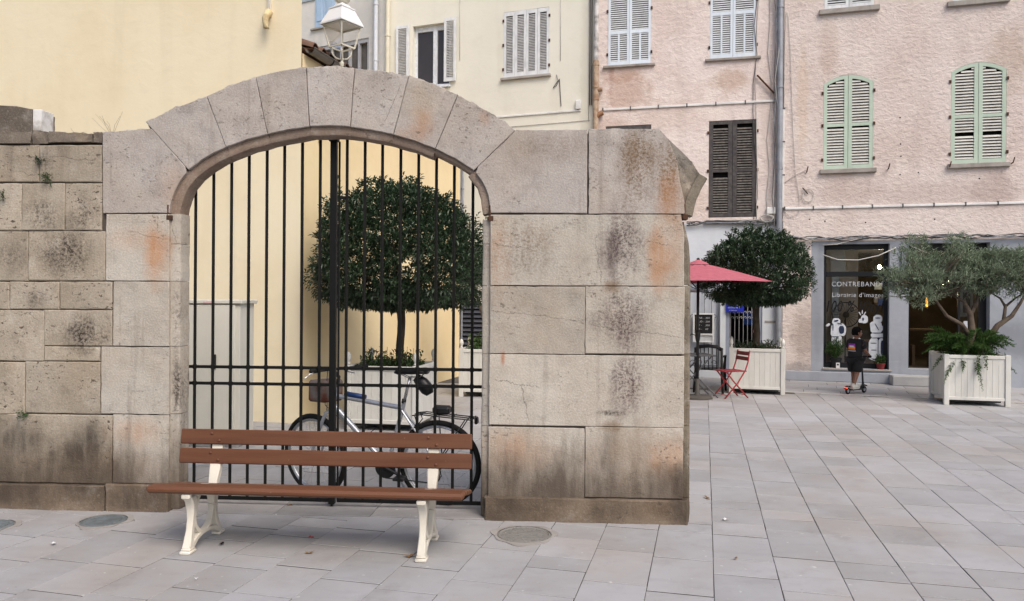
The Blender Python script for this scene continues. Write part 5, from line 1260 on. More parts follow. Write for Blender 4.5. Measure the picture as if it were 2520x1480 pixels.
# shop interior: a warm dark room with lamps, counter, frames
m_roomw = mat('brown_grey_room_wall', (.42,.35,.27), (.36,.30,.23), rough=.9); m_roomd = mat('dark_room', (.05,.038,.028), (.03,.024,.018), rough=.9)
ra, rb, rd = sw[0]-.3, dw[1]+.6, 4.2
MB().add([(ra,.37,.28),(rb,.37,.28),(rb,rd,.28),(ra,rd,.28)], [(0,1,2,3)]).build('room_floor', m_roomd, sh)
MB().add([(ra,rd,.28),(rb,rd,.28),(rb,rd,2.9),(ra,rd,2.9),(ra,.37,2.9),(rb,.37,2.9),(rb,.37,.28),(ra,.37,.28)], [(0,1,2,3),(3,2,5,4),(1,6,5,2),(0,3,4,7)]).build('room_wall', m_roomd, sh)
ux = F2.u(2112,650,.95); MB().bbox(ra+.2, ux, .95, 1.0, .28, 2.88, .005).build('partition', m_roomw, sh)
ux = F2.u(2050,650,.8); MB().bbox(ux-.02, ux+.12, .80, .88, .28, 2.2, .004).build('pale_post', mat('pale_blue_post', (.42,.47,.48), rough=.6), sh)
MB().bbox(F2.u(2044,640,.6), F2.u(2080,640,.6), .60, .63, zt_+.05, s3-.02, .004).build('blind', mat('grey_blind', (.40,.40,.38), rough=.8), sh)
m_bulb = emit('warm_bulb', (1.0,.72,.36), 150.0)
def lampb(px, py, v, s=.03):
    u_, z_ = F2.uz(px, py, v); o = MB().lathe([(.002,-s),(s*.8,-s*.5),(s,0),(s*.6,s*.9),(.006,s*1.6)], (u_,v,z_), 10).build('pendant_bulb', m_bulb, sh, True)
    MB().tube([(u_,v,z_+s*1.4),(u_,v,2.89)], .006, 5).build('lamp_flex', m_black, o)
lampb(2164,659,1.6,.04); lampb(2280,716,1.5,.05); lampb(2322,698,2.4,.03); lampb(2332,696,2.5,.03)
u_, z_ = F2.uz(2281,742,1.7); MB().bbox(u_-.02,u_+.02,1.7,1.72,z_-.12,z_+.10,.004).build('strip_lamp', emit('amber_tube', (1.0,.45,.06), 2.0), sh)
# pedestal fan behind the glass
u_, z_ = F2.uz(2082,775,.62); b = MB(); b.tube([(u_+.26*math.cos(2*math.pi*k/28),.62,z_+.26*math.sin(2*math.pi*k/28)) for k in range(28)], .012, 6, closed=True)
for k in range(24): q = 2*math.pi*k/24; b.tube([(u_+.04*math.cos(q),.60,z_+.04*math.sin(q)),(u_+.25*math.cos(q),.62,z_+.25*math.sin(q))], .005, 4)
b.lathe([(.06,.56),(.07,.62),(.05,.74)], (u_,0,z_), 12, axis='Y'); b.tube([(u_,.72,z_-.02),(u_,.72,.30)], .018, 8); b.lathe([(.18,.285),(.17,.31),(.02,.32)], (u_,.72,0), 16); b.build('fan', m_black, sh, True)
# shelves and counters in the dark
m_shelf = mat('dark_wood_shelf', (.09,.055,.03), rough=.7)
for (x0,y0,x1,y1,v) in [(2150,745,2186,750,2.2),(2150,778,2186,782,2.2),(2100,838,2184,842,1.1),(2240,810,2300,814,1.2),(2244,850,2252,905,1.2),(2290,850,2298,905,1.2)]:
    r_ = rect(F2, x0, y0, x1, y1, v); MB().bbox(r_[0], r_[1], v, v+.3, r_[2], r_[3], .004).build('shelf', m_shelf, sh)
b = MB(); rg = random.Random(4)
for k in range(26):
    r_ = rect(F2, 2152+k*1.3, 745-rg.uniform(8,16), 2152+k*1.3+1.1, 745, 2.25); b.box(r_[0], r_[1], 2.25, 2.42, r_[2], r_[3])
tag(b.build('books', mat('mixed_book_spines', (.20,.24,.28), (.30,.20,.12), rough=.7, scale=20, rand=.3), sh), kind='stuff')
for (x0,y0,x1,y1,v,c_) in [(2152,697,2170,713,1.9,(.30,.38,.46)),(2160,735,2182,752,1.6,(.05,.12,.34)),(2362,700,2395,780,1.2,(.30,.30,.28)),(2370,720,2388,770,1.19,(.05,.05,.05))]:
    r_ = rect(F2, x0, y0, x1, y1, v); MB().bbox(r_[0], r_[1], v, v+.02, r_[2], r_[3], .004).build('framed_print', mat('print', c_, rough=.6, scale=9), sh)
# open shop doorway frame, second leaf on the right with a poster
b = MB(); b.bbox(dw[0],dw[0]+.05,.22,.30,dw[2],dw[3]-.003,.004).bbox(dw[1]-.14,dw[1]-.003,.22,.30,dw[2],dw[3]-.003,.004).bbox(dw[0]+.05,dw[1]-.14,.22,.30,dw[3]-.16,dw[3]-.003,.004)
um = F2.u(2362,750,.25); b.bbox(um-.04,um,.22,.30,dw[2],dw[3]-.16,.004); dfr = b.build('door_frame', m_frame, sh)
MB().box(um, dw[1]-.14, .255, .262, dw[2], dw[3]-.16).build('pane', m_glass, dfr)
for (cx,cy,rx,ry) in ((2378,800,7,10),(2392,806,7,8)): bb = MB(); blob(bb, cx, cy, rx, ry, .25, jit=.15); bb.build('white_decal', m_vinylw, dfr)
# narrow projecting sign frame on the pilaster
r_ = rect(F2, 2218, 607, 2236, 660, -.02); MB().bbox(r_[0],r_[1],-.05,-.003,r_[2]-.2,r_[3],.006).build('meter_box', mat('grey_metal_box', (.26,.29,.33), (.2,.22,.25), rough=.5), sh)
# ================================================================== PLANTERS AND PLANTS
PW, PH = .94, .80
def planter(name, label, loc, rz, w=PW, fin=True):
    o = thing(name, label, 'planter', loc, rz, 'white boarded planters on the square'); h = w/2; post = .075
    for sx in (-1,1):
        for sy in (-1,1):
            c = (sx*(h-post/2), sy*(h-post/2), 0)
            p = MB().bbox(c[0]-post/2, c[0]+post/2, c[1]-post/2, c[1]+post/2, 0, PH+.01, .006).build('corner_post', m_planter, o)
            if fin: MB().lathe([(.012,PH+.01),(.026,PH+.022),(.026,PH+.032),(.016,PH+.04),(.022,PH+.055),(.034,PH+.085),(.036,PH+.11),(.028,PH+.145),(.012,PH+.165),(.002,PH+.17)], (c[0],c[1],0), 12).build('finial', m_planter, p, True)
    a = h-post; n = 9; bw = 2*a/n
    me = MB().bbox(-bw/2+.0008, bw/2-.0008, -.010, .010, .13, PH-.05, .0025).mesh('board', m_planter)
    for q in range(4):
        Mq = Matrix.Rotation(q*math.pi/2, 4, 'Z')
        for k in range(n):
            p = Mq @ Vector((-a+bw*(k+.5), -(h-.032), 0)); meshobj('board', me, None, o, p, (0,0,q*math.pi/2))
        MB(Mq).bbox(-a, a, -(h-.008), -(h-.045), PH-.055, PH, .005).build('rim_rail', m_planter, o); MB(Mq).bbox(-a, a, -(h-.010), -(h-.045), .085, .135, .005).build('bottom_rail', m_planter, o)
    MB().box(-a+.04, a-.04, -a+.04, a-.04, PH-.11, PH-.07).build('soil', m_soil, o)
    MB().box(-a+.03, a-.03, -a+.03, a-.03, .05, .11).build('inner_tray', m_black, o)
    return o
def leafquad(b, p, d, up, L, Wd, fold=.25):
    d = d.normalized(); s = d.cross(up)
    if s.length < 1e-4: s = d.orthogonal()
    s.normalize(); n = s.cross(d)
    m = p+d*(L*.5); t_ = p+d*L-n*(L*.12)
    b[0].extend([p, m+s*(Wd/2)+n*(Wd*fold), t_, m-s*(Wd/2)+n*(Wd*fold)])
    k = len(b[0])-4; b[1].extend([(k,k+1,k+2),(k,k+2,k+3)])
def leaves_obj(name, b, m, parent):
    me = bpy.data.meshes.new(name); me.from_pydata([tuple(v) for v in b[0]], [], b[1]); me.materials.append(m); me.update()
    return meshobj(name, me, None, parent)
def rdir(rg): 
    while True:
        v = Vector((rg.uniform(-1,1), rg.uniform(-1,1), rg.uniform(-1,1)))
        if .05 < v.length < 1: return v.normalized()
def topiary(name, label, base, zc_, rx, rz_up, rz_dn, seed, nleaf, trunk_top, L=.062, tr=.045, flatb=.75, lean=0.0, group='clipped trees in white planters'):
    """clipped evergreen: limbs, lumpy umbrella-shaped crown of leaf sprigs"""
    rg = random.Random(seed); o = thing(name, label, 'tree', base, 0, group); z0 = zc_-base.z
    so = Vector((rg.uniform(0,50), rg.uniform(0,50), 3))
    b = MB(); pts = [Vector((lean*(1-i/6)+.012*math.sin(i*1.3+seed), .012*math.cos(i), (trunk_top-base.z)*i/6)) for i in range(7)]
    b.tube(pts, [tr*1.15,tr,tr*.95,tr*.92,tr*.95,tr,tr*1.05], 10)
    tp = pts[-1]
    for k in range(9):
        q = 2*math.pi*k/9+rg.uniform(-.3,.3); e = Vector((math.cos(q)*rx*.7, math.sin(q)*rx*.7, z0-rz_dn*.2+rg.uniform(-.1,.5)*rz_up))
        mid = tp.lerp(e, .45)+Vector((0,0,.05)); b.tube([tp-Vector((0,0,.05)), mid, e], [tr*.55,tr*.35,tr*.15], 6)
        for _ in range(3):
            e2 = mid.lerp(e, rg.uniform(.3,.9)); b.tube([e2, e2+rdir(rg)*.3+Vector((0,0,.1))], [.012,.004], 5)
    b.build('trunk', m_bark, o, True)
    B = ([], []); cen = Vector((0,0,z0))
    def surf(d):
        lump = 1+.17*noise.noise(d*2.1+so)+.11*noise.noise(d*5.0+so)
        az = d.z
        k = rz_up if az > 0 else rz_dn
        e = 2.15 if az > 0 else 3.0
        den = (abs(math.hypot(d.x, d.y))/rx)**e+(abs(az)/k)**e
        return lump*den**(-1/e)
    ns = nleaf//6
    for i in range(ns):
        d = rdir(rg); r = surf(d); f_ = 1-abs(rg.gauss(0, .17)) if rg.random() < .8 else rg.random()**.5
        if f_ < .15: continue
        hole = noise.noise(Vector((d.x*2.1, d.y*2.1, d.z*2.1))+so*1.7)
        if hole > .36 and d.z < .35 and rg.random() < .8: continue
        p = cen+d*r*f_
        if p.z < z0-rz_dn*flatb+.06*noise.noise(p*5): p.z = z0-rz_dn*flatb+rg.uniform(-.04,.05)
        ax_ = (d*.9+Vector((0,0,.55))+rdir(rg)*.7).normalized() if d.z > -.2 else (d*.6+Vector((0,0,-.35))+rdir(rg)*.8).normalized()
        for k in range(6):
            q = k*2.4+rg.random(); s = ax_.orthogonal().normalized(); s2 = ax_.cross(s)
            ld = (ax_*.75+(s*math.cos(q)+s2*math.sin(q))*.85).normalized()
            leafquad(B, p+ax_*(k*.012)+rdir(rg)*.01, ld, Vector((0,0,1)), L*rg.uniform(.75,1.2), L*.40*rg.uniform(.8,1.15))
    # upright sprigs breaking the outline
    for i in range(int(60*rx)):
        d = rdir(rg); d.z = abs(d.z)+(.25 if i % 4 else -.1); d.normalize(); p = cen+d*surf(d)*.97; ax_ = (Vector((0,0,1))+d*.5+rdir(rg)*.35).normalized(); LL = rg.uniform(.05,.24)*(.6 if i % 3 else 1)
        for k in range(9):
            q = k*2.4; s = ax_.orthogonal().normalized(); s2 = ax_.cross(s)
            leafquad(B, p+ax_*(LL*k/8), (ax_*.8+(s*math.cos(q)+s2*math.sin(q))*.7).normalized(), Vector((0,0,1)), L*rg.uniform(.7,1.05), L*.36)
    tag(leaves_obj('crown', B, m_leaf, o)); return o
def ground_cover(name, label, base, rad, z, n, seed, m=m_ground_leaf, hgt=.14, L=.05, cat='plant', group='low plants in the planters'):
    rg = random.Random(seed); o = thing(name, label, cat, (base.x, base.y, z), 0, group); B = ([], []); st = MB()
    for i in range(n):
        x, y = rg.uniform(-rad,rad), rg.uniform(-rad,rad); h = hgt*(.4+rg.random()*.8)*(1.35 if rg.random() < .1 else 1)
        if rg.random() < .06: st.tube([(x,y,-.02),(x+.01,y,h*1.2)], .003, 4)
        p = Vector((x, y, rg.random()*h))
        leafquad(B, p, (rdir(rg)+Vector((0,0,.5))).normalized(), Vector((0,0,1)), L*rg.uniform(.7,1.3), L*.5)
    leaves_obj('leaves', B, m, o)
    if st.v: st.build('stems', m_bark, o)
    return o
# clipped tree seen through the gate
pg = gp(955, 1062); rzg = R(-9); pc = pg+Vector((0,.47,0))+Vector((-.02,0,0))
planter('planter_box', 'white boarded planter behind the bicycle, seen through the gate', pc, rzg)
tz = EYE+ray(965,665)[1]*pc.y
topiary('clipped_tree', 'dark clipped evergreen tree behind the gate bars', Vector((pc.x+.10, pc.y, PH-.08)), tz, 1.10, 1.13, .46, 3, 40000, tz-.35, .070, .055, .92, lean=.0)
ground_cover('ground_cover', 'leafy green cover at the foot of the tree behind the gate', pc, .38, PH-.08, 900, 5, hgt=.20, L=.06)
# second planter deeper in the yard, half hidden by the right pier
p2 = dp(1130, 980, 12.8); p2c = Vector((p2.x+.50, p2.y+.5, 0))
planter('planter_box', 'white boarded planter beyond the gate, partly hidden by the stone pier', p2c, R(-6))
def branchy(name, label, base, segs, clusters, seed, m=m_olive, L=.05, wd=.22, n=900, spread=.26, cat='tree', bark=m_olivebark, droop=0.0, group=None):
    rg = random.Random(seed); o = thing(name, label, cat, base, 0, group); b = MB()
    for pts, rs_ in segs: b.tube([Vector(p) for p in pts], rs_, 9)
    for (c, s) in clusters:
        best = min((Vector(p) for pts, _ in segs for p in pts[1:]), key=lambda q: (q-Vector(c)).length); c = Vector(c)
        for _ in range(4):
            e = c+rdir(rg)*s*.8; b.tube([best, best.lerp(e,.5)+rdir(rg)*.06+Vector((0,0,.03)), e], [.014,.008,.003], 5)
    b.build('trunk', bark, o, True)
    B = ([], [])
    for (c, s) in clusters:
        c = Vector(c)
        for i in range(int(n*min(1.3,(s/spread)**2))):
            d = rdir(rg); p = c+Vector((d.x*1.25,d.y*1.25,d.z*.8))*s*(rg.random()**.45); ax_ = (Vector((0,0,.75-droop))+d*.7+rdir(rg)*.6).normalized(); tl = rg.uniform(.05,.15)
            s1 = ax_.orthogonal().normalized(); s2 = ax_.cross(s1)
            for k in range(6):
                q = (k % 2)*math.pi+rg.uniform(-.6,.6)+k*.5
                leafquad(B, p+ax_*(tl*k/6), (ax_*.85+(s1*math.cos(q)+s2*math.sin(q))*.75).normalized(), Vector((0,0,1)), L*rg.uniform(.7,1.2), L*wd, .1)
    leaves_obj('crown', B, m, o); return o
bo = Vector((p2c.x, p2c.y, PH-.08)); 
branchy('olive_tree', 'grey green olive tree beyond the gate, mostly hidden by the stone pier', bo, [([(0,0,0),(-.05,0,.3),(-.12,.02,.62),(-.2,.02,.85),(-.28,.0,1.1)],[.05,.045,.04,.03,.02]), ([(-.05,0,.3),(.15,.05,.7),(.3,.0,1.05)],[.04,.03,.02])], [((-.35,0,1.35),.3),((-.15,.1,1.65),.32),((.2,0,1.5),.35),((.35,.1,1.2),.28),((-.42,-.05,1.05),.2)], 8, L=.055, n=420)
ground_cover('ground_cover', 'tufted green plants in the half hidden planter', p2c, .36, PH-.08, 500, 9, hgt=.24, L=.09)
# right-hand clipped tree
pr = gp(1862, 971); prc = Vector((pr.x+.13, pr.y+.45, 0))
planter('planter_box', 'white boarded planter beside the red folding chair', prc, R(-16))
tz2 = EYE+ray(1885,690)[1]*(prc.y)
topiary('clipped_tree', 'dark clipped evergreen tree beside the pink parasol', Vector((prc.x, prc.y, PH-.08)), tz2, .97, .84, .40, 12, 30000, tz2-.28, .072, .06, .92)
ground_cover('ground_cover', 'dark low leaves at the foot of the tree near the cafe', prc, .36, PH-.08, 700, 15, m=m_leaf, hgt=.16, L=.06)
# olive in the foremost planter
fl, fr = gp(2323,997), gp(2482,1006); fd2 = (fr-fl); fa = math.atan2(fd2.y, fd2.x); fa = R(-15)
nn = Vector((-math.sin(fa), math.cos(fa), 0)); tt_ = Vector((math.cos(fa), math.sin(fa), 0)); oc = fl+tt_*(PW/2)+nn*(PW/2)
planter('planter_box', 'white boarded planter with trailing ferns at the right edge of the square', oc, fa, fin=False)
ob = Vector((oc.x, oc.y, PH-.08)); k_ = oc.y/F
def O(px, py, dy=0.0): 
    q = dp(px, py, oc.y+dy); return (q.x-ob.x, dy, q.z-ob.z)
tb = O(2396,850)
segs = [([(-.02,0,0),(-.02,0,.12),O(2392,815),O(2388,775),O(2372,742),O(2345,728,.05)],[.085,.075,.06,.045,.03,.015]),
        ([O(2388,775),O(2402,748,.1),O(2408,720,.12)],[.04,.03,.014]),
        ([O(2392,838),O(2368,800,-.1),O(2330,778,-.15),O(2305,742,-.2),O(2290,728,-.22)],[.05,.035,.026,.018,.01]),
        ([(.0,0,.04),O(2425,845,-.05),O(2455,802,-.1),O(2490,778,-.12),O(2512,745,-.15),O(2530,715,-.15)],[.06,.052,.045,.034,.024,.014]),
        ([O(2470,788,-.1),O(2474,755,0),O(2462,735,.05),O(2440,722,.05)],[.03,.024,.016,.01]), ([O(2474,755,0),O(2498,735,.05),O(2518,722,.05)],[.022,.014,.008])]
cl = []
for (x,y,s,dy) in [(2215,672,.18,-.3),(2240,705,.22,-.2),(2250,650,.25,-.1),(2285,690,.28,-.3),(2290,640,.28,.1),(2330,665,.30,-.2),(2335,705,.24,.2),(2345,625,.26,0),(2385,650,.30,-.1),(2400,690,.28,.2),(2400,615,.22,.1),(2440,640,.28,0),(2450,685,.26,-.2),(2490,650,.28,.1),(2510,690,.28,-.1),(2530,630,.3,0),(2290,730,.16,-.2),(2195,690,.12,-.3),(2215,712,.16,-.3),(2480,620,.20,-.1),(2560,670,.3,0)]: 
    rg_ = random.Random(int(x*3+y))
    y = 590+(y-590)*.85+18
    for _ in range(4): cl.append((tuple(Vector(O(x,y,dy))+Vector((rg_.gauss(0,1)*s*.95, rg_.gauss(0,1)*s*.7, rg_.gauss(0,1)*s*.42))), s*rg_.uniform(.4,.85)))
branchy('olive_tree', 'spreading grey green olive tree in the planter before the bookshop', ob, segs, cl, 21, L=.085, wd=.19, n=150, spread=.28)
def ferns(name, label, base, fr_, seed, m=m_fern):
    rg = random.Random(seed); o = thing(name, label, 'plant', base, 0, 'low plants in the planters'); st = MB()
    for i, (q, L_, lift, dr) in enumerate(fr_):
        dirv = Vector((math.cos(q), math.sin(q), 0)); B = ([], []); pts = []
        for k in range(15): s = k/14; pts.append(Vector((.05*math.cos(q),.05*math.sin(q),.04))+dirv*(L_*s)+Vector((0,0,lift*math.sin(min(s*1.7,1.57))-dr*s*s)))
        for k in range(14):
            d = (pts[k+1]-pts[k]); nrm = d.normalized(); s1 = nrm.cross(Vector((0,0,1))); s1 = s1.normalized() if s1.length > 1e-4 else nrm.orthogonal(); s2 = nrm.cross(s1)
            for j in range(12):
                a_ = rg.uniform(0, 6.28); ww = .075*math.sin(math.pi*min(1,(k+1)/15*.9+.12))+.012
                leafquad(B, pts[k].lerp(pts[k+1], j/9), (nrm*.6+s1*math.cos(a_)+s2*math.sin(a_)).normalized(), Vector((0,0,1)), ww*rg.uniform(.7,1.2), .016)
        st_ = MB(); st_.tube(pts, [.004]*14+[.001], 4); f_ = st_.build('frond', m, o); leaves_obj('leaflets', B, m, f_)
    return o
rg = random.Random(2); fr_ = []
for k in range(46): fr_.append((rg.uniform(0,6.28), rg.uniform(.32,.66), rg.uniform(.18,.46), rg.uniform(.0,.25)))
fr_ += [(-1.75,.56,.12,.62),(-2.9,.62,.2,.45),(-3.3,.62,.26,.25),(-2.55,.66,.12,.55),(-.9,.6,.1,.3),(-.25,.66,.10,.38),(2.9,.58,.36,.10),(2.5,.5,.42,.0),(-2.2,.5,.1,.35)]
ferns('fern_clump', 'bushy green foxtail ferns spilling over the planter under the olive tree', ob+Vector((-.05,-.05,.03)), fr_, 6)
ground_cover('ground_cover', 'small leaved creeper under the olive tree', oc, .38, PH-.08, 900, 31, m=m_ground_leaf, hgt=.22, L=.035)
rg = random.Random(77); B = ([], []); hp = thing('trailing_plant', 'thin trailing creeper hanging down the front of the right planter', 'plant', ob+nn*(-PW/2-.015)+tt_*.03, fa, 'low plants in the planters')
sm_ = MB()
for k in range(5):
    x = rg.uniform(-.06,.10); Ls = rg.uniform(.12,.30); sm_.tube([(x,.02,.10),(x,-.012,.06),(x+.01,-.014,.06-Ls)], .002, 4)
    for j in range(16): leafquad(B, Vector((x+rg.uniform(-.01,.01),-.014,.08-Ls*j/15)), (rdir(rg)+Vector((0,-.4,-.3))).normalized(), Vector((0,-1,0)), .028, .018)
sm_.build('stems', m_fern, hp); leaves_obj('leaves', B, m_ground_leaf, hp)

# ================================================================== CAFE TERRACE
m_red = flat('red_parasol_cloth', (.44,.13,.165), .85, .1, 0.0)
def parasol(name, label, base, zt, ze, r, m, n=8, rot=0.0, withbase=True, poler=.024):
    o = thing(name, label, 'parasol', base, rot); b = MB(); k = 10; vs, fs = [], []
    for i in range(k+1):
        s = .10+.90*i/k
        for j in range(n):
            for e in (0,.5):
                q = 2*math.pi*(j+e)/n; rr = r*s*(1 if e == 0 else math.cos(math.pi/n)*(1-.045*s)); z_ = zt+(ze-zt)*(s**1.12)-(0.03*s*(1-s) if e else 0)
                vs.append((rr*math.cos(q), rr*math.sin(q), z_))
    N = 2*n
    for i in range(k):
        for j in range(N): fs.append((i*N+j, i*N+(j+1)%N, (i+1)*N+(j+1)%N, (i+1)*N+j))
    b.add(vs, fs); b.build('canopy', m, o, True)
    b = MB(); b.lathe([(r*.15,zt-.035),(r*.10,zt+.008),(.03,zt+.045),(.004,zt+.05)], n=16, caps=False); b.build('vent_cap', m, o, True)
    MB().lathe([(.02,zt+.03),(.03,zt+.06),(.012,zt+.08)], n=10).build('finial', m_black, o)
    b = MB()
    for j in range(n):
        q = 2*math.pi*j/n; b.tube([(r*.1*math.cos(q),r*.1*math.sin(q),zt-.02),(r*.985*math.cos(q),r*.985*math.sin(q),ze-.012)], .007, 4); b.tube([(.03*math.cos(q),.03*math.sin(q),ze-.12),(r*.5*math.cos(q),r*.5*math.sin(q),zt+(ze-zt)*.46-.02)], .006, 4)
    b.build('ribs', m_black, o)
    MB().tube([(0,0,.02),(0,0,zt+.02)], poler, 12).build('pole', m_black, o, True)
    MB().lathe([(.030,.95),(.038,1.0),(.045,1.08),(.030,1.14)], n=12).build('crank_housing', m_black, o, True)
    MB().tube([(-.03,0,1.05),(-.12,-.02,1.08),(-.16,-.03,1.03)], .008, 6).build('crank_handle', m_black, o)
    MB().lathe([(.25,0),(.25,.03),(.22,.05),(.06,.06),(.036,.10),(.032,.32),(.026,.33)], n=28).build('base', mat('grey_brown_base', (.10,.09,.08), rough=.7), o, True, 40)
    return o
ub_ = gp(1716, 981)
parasol('parasol', 'faded red parasol on a black pole beside the stone pier', ub_, 2.27, 1.945, 1.235, m_red, 8, R(10))
ub2 = dp(1640, 900, 14.6); ub2.z = 0
parasol('parasol', 'white parasol standing behind the red one', ub2, 2.02, 1.79, .86, flat('white_parasol_cloth', (.75,.78,.82), .8, .1), 8, R(5))
# folding chair, red
m_redp = flat('red_lacquer', (.36,.022,.028), .4, .4)
fcp = gp(1797, 978); fch = thing('folding_chair', 'red slatted folding chair by the white planter', 'chair', fcp, R(14))
# local: x to the right (back of chair at +x), y away
b = MB()
for y in (-.19,.19):
    b.tube([(-.21,y,.0),(.03,y,.26),(.17,y,.47),(.215,y,.60),(.25,y,.80)], .012, 6)
b.build('back_leg', m_redp, fch, True)
b = MB()
for y in (-.165,.165): b.tube([(.24,y,.0),(-.02,y,.27),(-.16,y,.44)], .012, 6)
b.tube([(.2,-.165,.05),(.2,.165,.05)], .007, 6); b.build('front_leg', m_redp, fch, True)
MB().tube([(-.18,-.19,.06),(-.18,.19,.06)], .007, 6).build('stretcher', m_redp, fch)
for k in range(6): MB().bbox(-.22+k*.072, -.22+k*.072+.052, -.20, .20, .445-.0, .462, .004).build('seat_slat', m_redp, fch)
for (z, x) in ((.745,.238),(.66,.222)): MB().bbox(-.011,.011,-.20,.20,-.032,.032,.005).build('back_slat', flat('dark_red_lacquer', (.16,.018,.02), .45) if z > .7 else bpy.data.materials['dark_red_lacquer'], fch, loc=(x,0,z), rot=(0,R(12),0))
# black plastic armchair
bc = gp(1752, 966); bch = thing('plastic_chair', 'black plastic armchair behind the cafe table', 'chair', bc+Vector((0,.15,0)), R(160))
b = MB(); b.bbox(-.23,.23,-.22,.22,.40,.43,.012); b.build('seat', m_black, bch)
for sx in (-1,1):
    MB().tube([(sx*.26,-.24,0),(sx*.235,-.21,.41),(sx*.25,-.20,.63)], [.022,.028,.022], 8).build('leg', m_black, bch, True)
    MB().tube([(sx*.25,.28,0),(sx*.225,.22,.41),(sx*.225,.27,.80)], [.022,.028,.024], 8).build('leg', m_black, bch, True)
    MB().tube([(sx*.25,-.21,.63),(sx*.26,.0,.65),(sx*.235,.24,.64)], [(.014,.028)]*3, 8).build('armrest', m_black, bch, True)
b = MB(); b.tube([(-.235,.26,.76),(-.15,.29,.82),(0,.30,.835),(.15,.29,.82),(.235,.26,.76)], [(.034,.014)]*5, 8)
for x in (-.14,-.07,0,.07,.14): b.tube([(x,.215,.43),(x,.25,.6),(x,.29,.80)], [(.008,.022)]*3, 8)
b.build('backrest', m_black, bch, True)
# bistro table with crossed legs
tp_ = gp(1712, 978); tbl = thing('bistro_table', 'grey folding bistro table with crossed legs beside the parasol pole', 'table', tp_+Vector((-.08,.12,0)), R(4))
m_tbl = flat('grey_zinc_table', (.12,.12,.125), .5, .4, .2)
MB().bbox(-.36,.36,-.30,.30,.70,.725,.006).build('table_top', m_tbl, tbl)
for y in (-.25,.25):
    MB().tube([(-.36,y,.0),(.30,y,.70)], [(.012,.016)]*2, 6).build('leg', m_tbl, tbl); MB().tube([(.42,y*.95,.0),(-.30,y*.95,.70)], [(.012,.016)]*2, 6).build('leg', m_tbl, tbl)
# menu board hung on the cafe grille
u0_, u1_, z0_, z1_ = rect(F1, 1705, 771, 1757, 843, -.03)
mbd = thing('menu_board', 'white framed chalkboard menu hanging on the cafe grille', 'menu board', F1.world(u0_, -.03, z0_), F1.ang)
bw_, bh_ = u1_-u0_, z1_-z0_; bz = bh_*.30; m_wf = flat('white_board_frame', (.72,.72,.72), .5)
b = MB(); f_ = .035; b.bbox(0,f_,-.02,.02,0,bh_,.004).bbox(bw_-f_,bw_,-.02,.02,0,bh_,.004).bbox(f_,bw_-f_,-.02,.02,bh_-f_,bh_,.004).bbox(f_,bw_-f_,-.02,.02,bz-f_,bz,.004).bbox(f_,bw_-f_,-.02,.02,0,.02,.004); b.build('frame', m_wf, mbd)
MB().box(f_, bw_-f_, .0, .01, bz, bh_-f_).build('slate', flat('black_slate', (.012,.012,.014), .6), mbd); MB().box(f_, bw_-f_, .005, .012, .02, bz-f_).build('lower_panel', flat('pale_panel', (.60,.62,.64), .6), mbd)
m_chalk = flat('chalk', (.55,.55,.56), .9)
for i, (s1_, s2_) in enumerate((('NK','200'),('UD','200'),('T','200'),('K','60'))):
    for s_, fx in ((s1_ + ' -', .28), (s2_, .60)):
        me, ww = text(s_, .052, m_chalk, .15); meshobj('chalk_lettering', me, None, mbd, (bw_*fx, -.004, bh_-.12-i*.078), (R(90),0,0))
# blue cafe sign
r_ = rect(F1, 1787, 725, 1831, 769, -.05); bs = thing('cafe_sign', 'blue sign with white lettering above the cafe door grille', 'sign', F1.world(r_[0], -.05, r_[2]), F1.ang)
MB().bbox(0, r_[1]-r_[0], 0, .03, 0, r_[3]-r_[2], .004).build('panel', flat('blue_enamel', (.02,.035,.42), .4), bs)
for s_, x_, z_, h_ in (('nectG', .50, .62, .085), ('Boites !', .45, .36, .06), ('soirees !', .10, .22, .06), ('a emporter', .18, .09, .03)):
    me, ww = text(s_, h_, flat('white_enamel', (.6,.62,.75), .5) if 'white_enamel' not in bpy.data.materials else bpy.data.materials['white_enamel']); meshobj('lettering', me, None, bs, ((r_[1]-r_[0])*x_, -.003, (r_[3]-r_[2])*z_), (R(90),0,0))
u_, z_ = F1.uz(1922,944); 
# ================================================================== POTTED PLANTS AT THE SHOP WINDOW
def pot(name, label, px, v, zb, pr_, ph_, m, plant, seed, nl, hgt, L, wdt=.4):
    u_ = F2.u(px, 900, v); o = thing(name, label, 'potted plant', F2.world(u_, v, zb), F2.ang, 'potted plants in the shop window'); rg = random.Random(seed)
    MB().lathe([(pr_*.72,0),(pr_*.98,ph_*.8),(pr_*1.06,ph_*.8),(pr_*1.08,ph_),(pr_*.9,ph_),(pr_*.85,ph_*.9)], n=18).build('pot', m, o, True, 40)
    B = ([], []); st_ = MB()
    for k in range(nl//14):
        d = rdir(rg); d.z = abs(d.z)+.3; d.normalize(); e = Vector((d.x*plant, d.y*plant*.5, ph_+d.z*hgt)); st_.tube([(0,0,ph_*.8), Vector((d.x*plant*.4, d.y*plant*.2, ph_+d.z*hgt*.6)), e], .003, 4)
        for j in range(14): s = .3+.7*j/13; p = Vector((0,0,ph_)).lerp(e, s)+rdir(rg)*.02; leafquad(B, p, (rdir(rg)+Vector((0,0,.2))).normalized(), Vector((0,0,1)), L*rg.uniform(.7,1.3), L*wdt)
    st_.build('stems', m_fern, o); leaves_obj('leaves', B, m, o) if False else leaves_obj('leaves', B, m_ground_leaf if seed != 3 else m_fern, o)
    return o
zsl = sw[2]+.002
pot('potted_plant', 'bushy dark green plant in a black pot behind the left of the shop window', 2057, .12, zsl, .11, .20, m_black, .26, 2, 700, .42, .05)
pot('potted_plant', 'small plant in a red pot on the shop sill', 2167, .06, zsl, .085, .12, flat('red_pot', (.20,.03,.03), .5), .14, 4, 420, .16, .05)
